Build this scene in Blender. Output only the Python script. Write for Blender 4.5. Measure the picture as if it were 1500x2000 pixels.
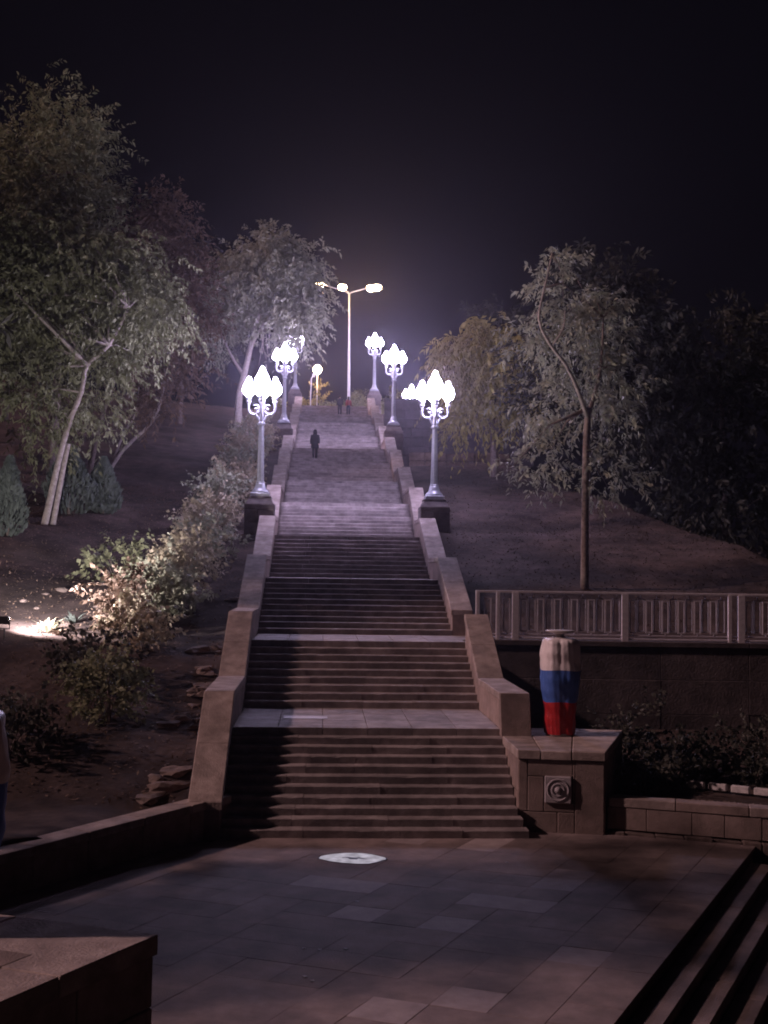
import bpy, bmesh, math, random
import numpy as np
from mathutils import Vector, Matrix

for o in list(bpy.data.objects): bpy.data.objects.remove(o)
sc = bpy.context.scene
C = sc.collection
R = math.radians

# ---------------------------------------------------------------- camera
cam_d = bpy.data.cameras.new('camera'); cam = bpy.data.objects.new('camera', cam_d); C.objects.link(cam)
sc.camera = cam
cam_d.sensor_fit = 'VERTICAL'; cam_d.sensor_height = 24.0; cam_d.lens = 24.0 * 2300 / 2000
cam_d.clip_start = 0.1; cam_d.clip_end = 2000
PITCH, ROLL = math.atan(115 / 2300), R(0.8)
cam.matrix_world = (Matrix.Translation((0, 0, 5.34)) @ Matrix.Rotation(R(90) + PITCH, 4, 'X')
                    @ Matrix.Rotation(ROLL, 4, 'Z'))

# ---------------------------------------------------------------- world (night), sun lamp (the distant warm street glow)
w = bpy.data.worlds.new('World'); sc.world = w; w.use_nodes = True
bgn = w.node_tree.nodes['Background']
bgn.inputs[0].default_value = (0.55, 0.50, 1.0, 1); bgn.inputs[1].default_value = 0.0028
sun_d = bpy.data.lights.new('sun', 'SUN'); sun = bpy.data.objects.new('sun', sun_d); C.objects.link(sun)
sun_d.energy = 1.9; sun_d.angle = R(2.0); sun_d.color = (1.0, 0.64, 0.64)
SUN_TO = Vector((-0.93, -0.14, 0.58)).normalized()
sun.rotation_euler = SUN_TO.to_track_quat('Z', 'Y').to_euler()

# ---------------------------------------------------------------- colour management / cycles
vs = sc.view_settings
sc.display_settings.display_device = 'sRGB'
vs.view_transform = 'Standard'; vs.look = 'None'; vs.exposure = 0.0; vs.gamma = 1.0; vs.use_curve_mapping = False
cy = sc.cycles
try:
    cy.use_denoising = True; cy.max_bounces = 5; cy.diffuse_bounces = 2; cy.glossy_bounces = 2
    cy.transmission_bounces = 3; cy.volume_bounces = 0; cy.transparent_max_bounces = 4
    cy.filter_width = 1.9
    cy.sample_clamp_indirect = 3.0; cy.use_light_tree = True
    cy.caustics_reflective = False; cy.caustics_refractive = False
except Exception as e: print(e)

GLOBE = 190.0        # emission of the white lamp globes
WARM = 170.0

# ================================================================= helpers
def mat(name, col, rough=0.85, col2=None, scale=3.0, bump=0.3, bscale=25.0, spec=0.3, metal=0.0, obj_var=0.0, trans=0.0, stain=None):
    m = bpy.data.materials.new(name); m.use_nodes = True
    nt = m.node_tree; N = nt.nodes; L = nt.links
    b = N['Principled BSDF']
    b.inputs['Roughness'].default_value = rough; b.inputs['Metallic'].default_value = metal
    b.inputs['Specular IOR Level'].default_value = spec
    geo = N.new('ShaderNodeNewGeometry')
    n1 = N.new('ShaderNodeTexNoise'); n1.inputs['Scale'].default_value = scale; n1.inputs['Detail'].default_value = 6
    n1.inputs['Roughness'].default_value = 0.65
    L.new(geo.outputs['Position'], n1.inputs['Vector'])
    ramp = N.new('ShaderNodeValToRGB')
    c2 = col2 or tuple(c * 0.6 for c in col)
    ramp.color_ramp.elements[0].position = 0.33; ramp.color_ramp.elements[0].color = (*c2, 1)
    ramp.color_ramp.elements[1].position = 0.67; ramp.color_ramp.elements[1].color = (*col, 1)
    L.new(n1.outputs['Fac'], ramp.inputs[0])
    out = ramp.outputs[0]
    if stain:                                   # dirt with a shape of its own: broad blotches
        n3 = N.new('ShaderNodeTexNoise'); n3.inputs['Scale'].default_value = stain[0]; n3.inputs['Detail'].default_value = 4
        L.new(geo.outputs['Position'], n3.inputs['Vector'])
        mr = N.new('ShaderNodeMapRange'); mr.inputs[1].default_value = 0.40; mr.inputs[2].default_value = 0.62
        mr.inputs[3].default_value = stain[1]; mr.inputs[4].default_value = 1.0
        L.new(n3.outputs['Fac'], mr.inputs[0])
        mx = N.new('ShaderNodeVectorMath'); mx.operation = 'SCALE'
        L.new(out, mx.inputs[0]); L.new(mr.outputs[0], mx.inputs['Scale']); out = mx.outputs[0]
    if obj_var:
        oi = N.new('ShaderNodeObjectInfo')
        mr2 = N.new('ShaderNodeMapRange'); mr2.inputs[3].default_value = 1 - obj_var; mr2.inputs[4].default_value = 1 + obj_var
        L.new(oi.outputs['Random'], mr2.inputs[0])
        mx2 = N.new('ShaderNodeVectorMath'); mx2.operation = 'SCALE'
        L.new(out, mx2.inputs[0]); L.new(mr2.outputs[0], mx2.inputs['Scale']); out = mx2.outputs[0]
    L.new(out, b.inputs['Base Color'])
    if bump:
        n2 = N.new('ShaderNodeTexNoise'); n2.inputs['Scale'].default_value = bscale; n2.inputs['Detail'].default_value = 8
        L.new(geo.outputs['Position'], n2.inputs['Vector'])
        bp = N.new('ShaderNodeBump'); bp.inputs['Strength'].default_value = bump; bp.inputs['Distance'].default_value = 0.03
        L.new(n2.outputs['Fac'], bp.inputs['Height']); L.new(bp.outputs[0], b.inputs['Normal'])
    if trans:
        tr = N.new('ShaderNodeBsdfTranslucent'); L.new(out, tr.inputs[0])
        ms = N.new('ShaderNodeMixShader'); ms.inputs[0].default_value = trans
        L.new(b.outputs[0], ms.inputs[1]); L.new(tr.outputs[0], ms.inputs[2])
        L.new(ms.outputs[0], N['Material Output'].inputs[0])
    return m

def emat(name, col, strength):
    m = bpy.data.materials.new(name); m.use_nodes = True
    nt = m.node_tree; nt.nodes.remove(nt.nodes['Principled BSDF'])
    e = nt.nodes.new('ShaderNodeEmission'); e.inputs[0].default_value = (*col, 1); e.inputs[1].default_value = strength
    nt.links.new(e.outputs[0], nt.nodes['Material Output'].inputs[0])
    return m

M = {}
M['plaza'] = mat('plaza_stone', (0.315, 0.24, 0.22), 0.78, (0.20, 0.15, 0.138), 2.2, 0.25, 30, 0.35, obj_var=0.13, stain=(0.9, 0.66))
M['plaza_pale'] = mat('plaza_pale', (0.38, 0.31, 0.30), 0.75, (0.27, 0.215, 0.205), 3, 0.25, 30, 0.35, obj_var=0.1)
M['joint'] = mat('joint_dirt', (0.15, 0.12, 0.11), 0.95, None, 6, 0.2, 40)
M['step'] = mat('step_stone', (0.39, 0.33, 0.315), 0.8, (0.25, 0.205, 0.198), 4, 0.45, 30, 0.3, obj_var=0.14, stain=(1.5, 0.66))
M['coping'] = mat('coping_stone', (0.46, 0.37, 0.33), 0.85, (0.29, 0.225, 0.20), 3.5, 0.5, 30, 0.25, obj_var=0.10, stain=(1.9, 0.68))
M['block'] = mat('block_stone', (0.36, 0.27, 0.24), 0.88, (0.25, 0.19, 0.165), 4, 0.45, 40, 0.2, obj_var=0.16, stain=(1.3, 0.75))
M['dark_stone'] = mat('dark_stone', (0.16, 0.13, 0.13), 0.9, (0.09, 0.075, 0.075), 2.5, 0.5, 18, 0.2, obj_var=0.15, stain=(0.8, 0.65))
M['wall_dark'] = mat('wall_dark', (0.085, 0.07, 0.075), 0.9, (0.05, 0.042, 0.045), 2.5, 0.5, 12, 0.2, obj_var=0.12)
M['ped_stone'] = mat('pedestal_stone', (0.22, 0.18, 0.175), 0.88, (0.13, 0.105, 0.1), 3, 0.5, 22, 0.2, obj_var=0.15)
M['soil'] = mat('soil', (0.105, 0.075, 0.067), 0.95, (0.045, 0.033, 0.03), 1.6, 1.0, 5, 0.1, stain=(0.35, 0.5))
M['rock'] = mat('rock', (0.21, 0.155, 0.135), 0.9, (0.09, 0.07, 0.062), 3, 0.8, 9, 0.2, obj_var=0.2)
M['iron'] = mat('painted_iron', (0.42, 0.42, 0.46), 0.42, (0.30, 0.30, 0.34), 8, 0.12, 60, 0.5, metal=0.35)
M['rail'] = mat('railing_paint', (0.72, 0.66, 0.69), 0.55, (0.55, 0.50, 0.53), 10, 0.15, 60, 0.4)
M['pole'] = mat('pole_paint', (0.75, 0.72, 0.70), 0.5, (0.6, 0.57, 0.55), 3, 0.05, 60, 0.4)
M['bark'] = mat('bark', (0.24, 0.185, 0.16), 0.9, (0.11, 0.085, 0.075), 9, 0.7, 16, 0.15)
M['bark_pale'] = mat('bark_pale', (0.42, 0.36, 0.33), 0.85, (0.24, 0.2, 0.18), 7, 0.6, 14, 0.15)
M['leaf'] = mat('leaf', (0.285, 0.29, 0.165), 0.65, (0.14, 0.145, 0.08), 1.2, 0, 1, 0.3, trans=0.3)
M['leaf_dry'] = mat('leaf_dry', (0.20, 0.135, 0.10), 0.7, (0.10, 0.07, 0.05), 1.0, 0, 1, 0.25, trans=0.3)
M['leaf_yellow'] = mat('leaf_yellow', (0.42, 0.36, 0.13), 0.65, (0.21, 0.18, 0.07), 1.1, 0, 1, 0.3, trans=0.35)
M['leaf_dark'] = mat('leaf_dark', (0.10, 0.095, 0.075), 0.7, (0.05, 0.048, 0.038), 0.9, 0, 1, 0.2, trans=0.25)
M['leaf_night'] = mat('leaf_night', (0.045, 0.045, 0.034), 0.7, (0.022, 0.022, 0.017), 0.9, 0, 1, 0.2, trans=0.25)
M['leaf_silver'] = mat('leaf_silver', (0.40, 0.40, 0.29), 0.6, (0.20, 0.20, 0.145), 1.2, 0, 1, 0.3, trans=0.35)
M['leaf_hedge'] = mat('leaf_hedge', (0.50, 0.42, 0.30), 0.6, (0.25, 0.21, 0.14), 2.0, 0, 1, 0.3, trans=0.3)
M['grass_dry'] = mat('grass_dry', (0.13, 0.10, 0.078), 0.8, (0.07, 0.054, 0.043), 1.0, 0, 1, 0.1)
M['leaf_grey'] = mat('leaf_grey', (0.13, 0.15, 0.13), 0.7, (0.06, 0.072, 0.062), 1.5, 0, 1, 0.2, trans=0.2)
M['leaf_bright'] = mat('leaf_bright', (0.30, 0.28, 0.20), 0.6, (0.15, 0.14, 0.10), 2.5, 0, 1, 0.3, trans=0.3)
M['white_cloth'] = mat('white_cloth', (0.80, 0.73, 0.72), 0.42, (0.68, 0.61, 0.60), 5, 0.25, 14, 0.4)
M['blue_cloth'] = mat('blue_cloth', (0.07, 0.15, 0.46), 0.42, (0.05, 0.11, 0.35), 5, 0.25, 14, 0.4)
M['red_cloth'] = mat('red_cloth', (0.42, 0.02, 0.022), 0.42, (0.30, 0.012, 0.016), 5, 0.25, 14, 0.4)
M['urn_lip'] = mat('urn_lip', (0.55, 0.50, 0.48), 0.6, None, 8, 0.2, 40)
M['plaque'] = mat('plaque_stone', (0.46, 0.41, 0.42), 0.6, (0.36, 0.32, 0.33), 6, 0.2, 50, 0.4)
M['globe'] = emat('lamp_globe', (0.70, 0.61, 1.0), GLOBE)
M['warm'] = emat('warm_lamp', (1.0, 0.64, 0.34), WARM)
M['flood'] = emat('flood_lens', (1.0, 0.92, 0.95), 30.0)
M['light_pool'] = emat('light_pool_glow', (0.92, 0.84, 1.0), 0.48)  # emission stands in for a pool of light falling on the paving
M['black_plastic'] = mat('black_housing', (0.02, 0.02, 0.022), 0.5, None, 8, 0.1, 40)
M['cloth_black'] = mat('cloth_black', (0.012, 0.012, 0.016), 0.9, None, 10, 0.2, 60)
M['cloth_navy'] = mat('cloth_navy', (0.02, 0.022, 0.05), 0.9, None, 10, 0.2, 60)
M['cloth_denim'] = mat('cloth_denim', (0.02, 0.024, 0.045), 0.9, None, 10, 0.2, 60)
M['cloth_red'] = mat('cloth_red', (0.30, 0.045, 0.05), 0.85, None, 10, 0.2, 60)
M['skin'] = mat('skin', (0.48, 0.29, 0.21), 0.6, (0.42, 0.25, 0.18), 10, 0.05, 80)
M['hair'] = mat('hair', (0.03, 0.02, 0.015), 0.6, None, 20, 0.3, 80)
M['shoe'] = mat('shoe', (0.10, 0.085, 0.08), 0.7, None, 10, 0.1, 60)
M['gravel'] = mat('gravel', (0.26, 0.2, 0.18), 0.9, (0.13, 0.1, 0.09), 9, 0.3, 40)

def link(name, me, m, parent=None, loc=None, rz=0.0):
    o = bpy.data.objects.new(name, me); C.objects.link(o)
    if m is not None and not me.materials: me.materials.append(M[m] if isinstance(m, str) else m)
    if parent is not None: o.parent = parent
    if loc is not None: o.location = loc
    if rz: o.rotation_euler = (0, 0, rz)
    return o

def tag(o, label=None, cat=None, group=None, kind=None):
    if label: o['label'] = label
    if cat: o['category'] = cat
    if group: o['group'] = group
    if kind: o['kind'] = kind
    return o

def empty(name, loc=(0, 0, 0), rz=0.0):
    o = bpy.data.objects.new(name, None); C.objects.link(o); o.location = loc; o.rotation_euler = (0, 0, rz)
    o.empty_display_size = 0.2
    return o

class MB:
    """collects shapes; mesh() gives one mesh datablock"""
    def __init__(s): s.v = []; s.f = []; s.sm = []
    def add(s, vs_, fs, smooth=False):
        k = len(s.v); s.v += [tuple(p) for p in vs_]; s.f += [tuple(i + k for i in f) for f in fs]; s.sm += [smooth] * len(fs)
    def hexa(s, bot, top):
        n = len(bot)
        s.add(list(bot) + list(top), [tuple(reversed(range(n))), tuple(range(n, 2 * n))] +
              [(i, (i + 1) % n, n + (i + 1) % n, n + i) for i in range(n)])
    def box(s, c, d, rz=0.0):
        cx, cy_, cz = c; hx, hy, hz = d[0] / 2, d[1] / 2, d[2] / 2; ca, sa = math.cos(rz), math.sin(rz)
        q = [(-hx, -hy), (hx, -hy), (hx, hy), (-hx, hy)]
        q = [(cx + a * ca - b * sa, cy_ + a * sa + b * ca) for a, b in q]
        s.hexa([(a, b, cz - hz) for a, b in q], [(a, b, cz + hz) for a, b in q])
    def lathe(s, prof, n=12, c=(0, 0, 0), square=0.0, smooth=True):
        vs_ = []; fs = []
        for r, z in prof:
            for i in range(n):
                a = 2 * math.pi * i / n + (math.pi / n if square else 0)
                vs_.append((c[0] + r * math.cos(a), c[1] + r * math.sin(a), c[2] + z))
        for j in range(len(prof) - 1):
            for i in range(n):
                a = j * n + i; b = j * n + (i + 1) % n
                fs.append((a, b, b + n, a + n))
        fs.append(tuple(reversed(range(n)))); fs.append(tuple(range((len(prof) - 1) * n, len(prof) * n)))
        s.add(vs_, fs, smooth)
    def tube(s, pts, rad, n=8, flat=None, caps=True):
        pts = [Vector(p) for p in pts]; vs_ = []; fs = []
        if not hasattr(rad, '__len__'): rad = [rad] * len(pts)
        up = None
        for i, p in enumerate(pts):
            t = (pts[min(i + 1, len(pts) - 1)] - pts[max(i - 1, 0)]).normalized()
            if up is None:
                up = Vector((0, 1, 0)) if abs(t.y) < 0.9 else Vector((1, 0, 0))
            a = t.cross(up); a = a.normalized() if a.length > 1e-6 else Vector((1, 0, 0))
            b = a.cross(t).normalized(); up = b
            ra = rad[i] if not isinstance(rad[i], tuple) else rad[i][0]
            rb = rad[i] if not isinstance(rad[i], tuple) else rad[i][1]
            for k in range(n):
                th = 2 * math.pi * k / n
                vs_.append(p + a * (ra * math.cos(th)) + b * (rb * math.sin(th)))
        for j in range(len(pts) - 1):
            for k in range(n):
                q = j * n + k; r = j * n + (k + 1) % n
                fs.append((q, r, r + n, q + n))
        if caps: fs.append(tuple(reversed(range(n)))); fs.append(tuple(range((len(pts) - 1) * n, len(pts) * n)))
        s.add(vs_, fs, True)
    def mesh(s, name, bevel=0.0):
        me = bpy.data.meshes.new(name); me.from_pydata(s.v, [], s.f)
        me.polygons.foreach_set('use_smooth', s.sm)
        bm = bmesh.new(); bm.from_mesh(me)
        bmesh.ops.recalc_face_normals(bm, faces=bm.faces)
        if bevel:
            bmesh.ops.bevel(bm, geom=list(bm.edges), offset=bevel, segments=1, affect='EDGES', profile=0.5, clamp_overlap=True)
        bm.to_mesh(me); bm.free(); me.update()
        return me
    def build(s, name, m, parent=None, bevel=0.0, loc=None, rz=0.0):
        return link(name, s.mesh(name, bevel), m, parent, loc, rz)

def hexa_obj(name, bot, top, m, parent=None, bevel=0.012):
    b = MB(); b.hexa(bot, top); return b.build(name, m, parent, bevel)
def box_obj(name, c, d, m, parent=None, bevel=0.012, rz=0.0):
    b = MB(); b.box((0, 0, 0), d); return b.build(name, m, parent, bevel, loc=c, rz=rz)
def quad_prism(pts, z0, z1):
    return [(x, y, z0) for x, y in pts], [(x, y, z1) for x, y in pts]
def lerp(a, b, t): return tuple(x + (y - x) * t for x, y in zip(a, b))

rnd = random.Random(7)

# ================================================================= stair geometry (local frame of the staircase)
SO = (-0.145, 23.83); SA = R(3.09)               # foot of the stairs, turned a little to one side
D0 = 23.83
LAND = [(23.83, 23.83, 0.0), (26.7, 30.46, 1.81), (33.45, 36.8, 3.35), (41.3, 44.6, 5.05), (49.1, 51.8, 6.77), (55.4, 59.2, 8.50),
        (63.5, 67.0, 10.17), (71.0, 73.4, 11.88), (77.5, 81.5, 13.38), (86.0, 89.5, 15.17), (93.5, 96.3, 17.05), (100.0, 103.8, 18.64), (108.0, 118.0, 20.46)]
LAND = [(a - D0, b - D0, z) for a, b, z in LAND]
def s2w(x, y): return (SO[0] + x * math.cos(SA) - y * math.sin(SA), SO[1] + x * math.sin(SA) + y * math.cos(SA))
_px = [-60.0]; _pz = [0.0]
for a, b, z in LAND:
    _px += [a, b + 0.01]; _pz += [z, z]
def prof(y): return np.interp(y, _px, _pz)       # nosing line

# ================================================================= terrain
def wall_x(y):                                   # line of the low wall beside the plaza
    return -3.30 + (y - 24.0) * (2.87 / 4.95)
def plant_y(x):                                  # line of the low planter wall
    return 24.62 - (x - 4.62) * 0.335
def sstep(a, b, x):
    t = np.clip((x - a) / (b - a), 0, 1); return t * t * (3 - 2 * t)
def fbm(x, y, seed=0):
    r = np.random.RandomState(seed); z = np.zeros_like(x); amp = 1.0
    for k in range(6):
        for j in range(3):
            a = r.uniform(0, 2 * np.pi); f = 0.18 * (1.9 ** k) * r.uniform(0.8, 1.25)
            z += amp * np.sin((x * np.cos(a) + y * np.sin(a)) * f + r.uniform(0, 6.28)) / 3
        amp *= 0.55
    return z
def height(X, Y):
    yl = Y - D0; off = X + 0.145 + 0.054 * yl
    n = fbm(X, Y, 3)
    p = prof(yl)
    pl = np.interp(Y, [0, 24, 26.7, 30.5, 33.5, 37, 41.3, 44.6, 49, 52, 55.4, 59, 63.5, 77.5, 93.5, 108, 400],
                   [0.35, 0.45, 1.2, 1.9, 2.9, 3.4, 4.6, 5.2, 6.6, 7.1, 8.3, 8.9, 10.1, 13.4, 17.0, 20.46, 20.46])
    left = pl + (0.26 * n + 0.09 * fbm(X * 3.1, Y * 3.1, 6)) * sstep(3.7, 6, -off) + 0.06 * n - 0.12 + 0.10 * np.clip(-off - 9, 0, 30) * sstep(30, 45, Y)
    right_p = np.interp(Y, [34.6, 35.6, 37, 40, 50, 68, 75, 90, 92, 400], [3.25, 3.3, 3.8, 5.0, 7.1, 11.5, 12.0, 12.0, 15.6, 15.6])
    cap = 12.2 - 0.74 * np.clip(X - 6, 0, 40)
    cap = np.maximum(cap, -2.0 + 0 * X)
    right = np.minimum(right_p, cap) + (0.24 * n + 0.10 * fbm(X * 3.1, Y * 3.1, 5)) * sstep(36, 40, Y)
    bed = 0.56 + 0.06 * n + 0.03 * (Y - 25)
    right = np.where(Y < 35.0, bed, right)
    right = np.where((Y < plant_y(X) + 0.2) | (X < 3.0) & (Y < 26), -2.6, right)
    right = np.where((Y < 35.0) & (X > 16), -2.6, right)
    z = np.where(off < 0, left, right)
    z = np.where(off < 0, np.where((Y < 24.2) & (X > wall_x(Y) - 0.22), -2.6, z), z)
    under = np.minimum(p - 0.75, 19.7)
    z = np.where((np.abs(off) < 3.45) & (Y > 23.0) & (Y < 112), under, z)
    top = 20.40 + 0.05 * n
    z = np.where((Y > 112) & (X < 2.0), top, z)
    return z
def hz(x, y): return float(height(np.array([x * 1.0]), np.array([y * 1.0]))[0])
def axis(segs):
    out = []
    for a, b, st in segs: out += list(np.arange(a, b, st))
    return np.array(out + [segs[-1][1]])
gx = axis([(-150, -40, 10), (-40, -18, 1.0), (-18, 14, 0.28), (14, 40, 1.0), (40, 150, 10)])
gy = axis([(-40, 8, 4.0), (8, 46, 0.28), (46, 80, 0.5), (80, 130, 1.0), (130, 160, 5.0)])
GX, GY = np.meshgrid(gx, gy); GZ = height(GX, GY)
nx, ny = len(gx), len(gy)
me = bpy.data.meshes.new('hillside')
idx = np.arange(nx * ny).reshape(ny, nx)
fc = np.stack([idx[:-1, :-1], idx[:-1, 1:], idx[1:, 1:], idx[1:, :-1]], -1).reshape(-1, 4)
me.from_pydata(np.stack([GX, GY, GZ], -1).reshape(-1, 3).tolist(), [], fc.tolist())
me.polygons.foreach_set('use_smooth', [True] * len(me.polygons))
tag(link('hillside', me, 'soil'), 'dry brown earth slope on both sides of the long stairs', kind='structure')

# ================================================================= plaza
UD = Vector((math.sin(R(26.4)), math.cos(R(26.4)))); VD = Vector((math.cos(R(20)), -math.sin(R(20))))
PC = Vector((7.29, 23.29))                       # far outer corner of the paving
edge_near = PC - UD * 24
pz = [tuple(PC), (PC.x - 2.9, PC.y + 1.2), (2.9, 25.0), (-3.4, 24.6), (-9.6, 13.3), (-14.0, 5.7), tuple(edge_near)]
b = MB(); b.hexa([(x, y, -2.7) for x, y in reversed(pz)], [(x, y, -0.035) for x, y in reversed(pz)])
plaza = tag(b.build('plaza', 'joint'), 'stone paved plaza at the foot of the stairs', kind='structure')
TS = 0.735
def in_plaza(p):
    return p.x > wall_x(p.y) - 0.45 and p.y < 25.1 and p.y < plant_y(p.x) + 0.55 and p.y > 7.5 and p.x > -9
slabs = {}
tr = random.Random(21)
taken = set()
ntile = 0
for i in range(0, 26):                            # columns counted back from the outer edge
    for j in range(-2, 26):
        if (i, j) in taken: continue
        wi, wj = 1, 1
        if i == 0: pass
        else:
            q = tr.random()
            if q < 0.24: wi = 2
            elif q < 0.42: wj = 2
            elif q < 0.5: wi = wj = 2
        if wi == 2 and ((i + 1, j) in taken or (i + 1, j + wj - 1) in taken): wi = 1
        for a in range(wi):
            for c in range(wj): taken.add((i + a, j + c))
        cen = PC - VD * ((i + wi / 2) * TS) - UD * ((j + wj / 2) * TS)
        # keep what is in view or just outside
        if not in_plaza(cen): continue
        if cen.y < 10.5 or cen.x < -7.2 or abs(cen.x) > 0.36 * cen.y + 1.4: continue
        key = (wi, wj)
        if key not in slabs:
            g = 0.0018
            hv = VD * (wi * TS / 2 - g); hu = UD * (wj * TS / 2 - g)
            cs = [-hv - hu, hv - hu, hv + hu, -hv + hu]
            m_ = MB(); m_.hexa([(c.x, c.y, -0.06) for c in cs], [(c.x, c.y, 0.0) for c in cs])
            slabs[key] = m_.mesh('paving_slab', 0.003)
        o = link('paving_slab', slabs[key], 'plaza', plaza, loc=(cen.x, cen.y, tr.uniform(-0.003, 0.002)))
        o.rotation_euler = (R(tr.uniform(-0.12, 0.12)), R(tr.uniform(-0.12, 0.12)), 0)
        if tr.random() < 0.05 or (cen - Vector((0.88, 18.0))).length < 0.4:      # replaced, paler slabs
            o.material_slots[0].link = 'OBJECT'; o.material_slots[0].material = M['plaza_pale']
        ntile += 1
print('tiles', ntile)

_n = M['light_pool'].node_tree; _e = [q for q in _n.nodes if q.type == 'EMISSION'][0]
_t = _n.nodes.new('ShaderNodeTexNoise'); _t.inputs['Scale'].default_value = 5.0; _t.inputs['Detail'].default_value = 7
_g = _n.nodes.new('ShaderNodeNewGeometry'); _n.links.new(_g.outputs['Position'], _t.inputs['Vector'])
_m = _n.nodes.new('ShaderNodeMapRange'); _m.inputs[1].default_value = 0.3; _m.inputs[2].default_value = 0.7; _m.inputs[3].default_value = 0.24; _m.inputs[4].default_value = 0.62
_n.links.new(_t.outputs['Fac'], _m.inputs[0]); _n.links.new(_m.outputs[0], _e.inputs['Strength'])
# white glowing oval panel standing in for a pool of light on the paving
gl = empty('light_pool', (-0.49, 22.12, 0)); tag(gl, 'glowing white oval standing in for a pool of light on the paving, with dark crack', 'pool of light')
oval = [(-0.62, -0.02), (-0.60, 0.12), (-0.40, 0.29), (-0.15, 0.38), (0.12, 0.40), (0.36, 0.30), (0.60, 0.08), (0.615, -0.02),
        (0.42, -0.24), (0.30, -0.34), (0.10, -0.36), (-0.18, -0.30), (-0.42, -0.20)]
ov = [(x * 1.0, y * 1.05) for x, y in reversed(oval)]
b = MB(); b.hexa([(x * 1.05, y * 1.06, -0.03) for x, y in ov], [(x * 1.05, y * 1.06, 0.008) for x, y in ov]); b.build('pool_rim', 'black_plastic', gl)
b = MB(); b.hexa([(x, y, 0.0) for x, y in ov], [(x, y, 0.014) for x, y in ov]); b.build('lens', 'light_pool', gl)  # glowing face of the light pool, not the glass of a lamp
ck = [(-0.20, 0.04), (-0.08, 0.07), (0.03, 0.03), (0.12, 0.05), (0.27, -0.07), (0.10, -0.02), (0.08, -0.09), (-0.05, -0.08), (-0.09, 0.01)]
b = MB(); b.hexa([(x, y, 0.012) for x, y in reversed(ck)], [(x, y, 0.019) for x, y in reversed(ck)]); b.build('crack', 'black_plastic', gl)

# small litter on the paving
for q, (x, y) in enumerate([(-1.05, 16.9), (-0.82, 16.85), (-0.45, 16.9), (-0.95, 15.75), (-0.85, 15.6), (2.35, 22.0), (-0.35, 19.3)]):
    b = MB(); b.hexa([(-.03, -.02, 0), (.025, -.03, 0), (.035, .02, 0), (-.015, .03, 0)], [(-.03, -.02, .004), (.025, -.03, .012), (.035, .02, .006), (-.015, .03, .01)])
    tag(b.build('paper_scrap', 'urn_lip', loc=(x, y, 0.004), rz=q * 1.3), 'tiny pale scrap of litter lying on the plaza paving', 'litter', 'litter scraps on the plaza')

# descending steps along the outer edge of the plaza
es = empty('edge_steps', (PC.x, PC.y, 0)); tag(es, 'dark stone steps going down along the outer edge of the plaza', 'steps')
NV = Vector((UD.y, -UD.x))                        # outward
for k in range(1, 9):
    a0 = NV * (0.02 + (k - 1) * 0.42); a1 = NV * (0.02 + k * 0.42 - 0.012)
    s0 = -UD * 0.35
    for seg in range(5):
        u0 = s0 - UD * (seg * 3.3); u1 = s0 - UD * ((seg + 1) * 3.3 - 0.012)
        cs = [a0 + u1, a1 + u1, a1 + u0, a0 + u0]
        zt = -0.165 * k + rnd.uniform(-0.006, 0.006)
        hexa_obj('step', [(c.x, c.y, zt - 0.5) for c in cs], [(c.x, c.y, zt) for c in cs], 'plaza', es, 0.015)

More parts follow.
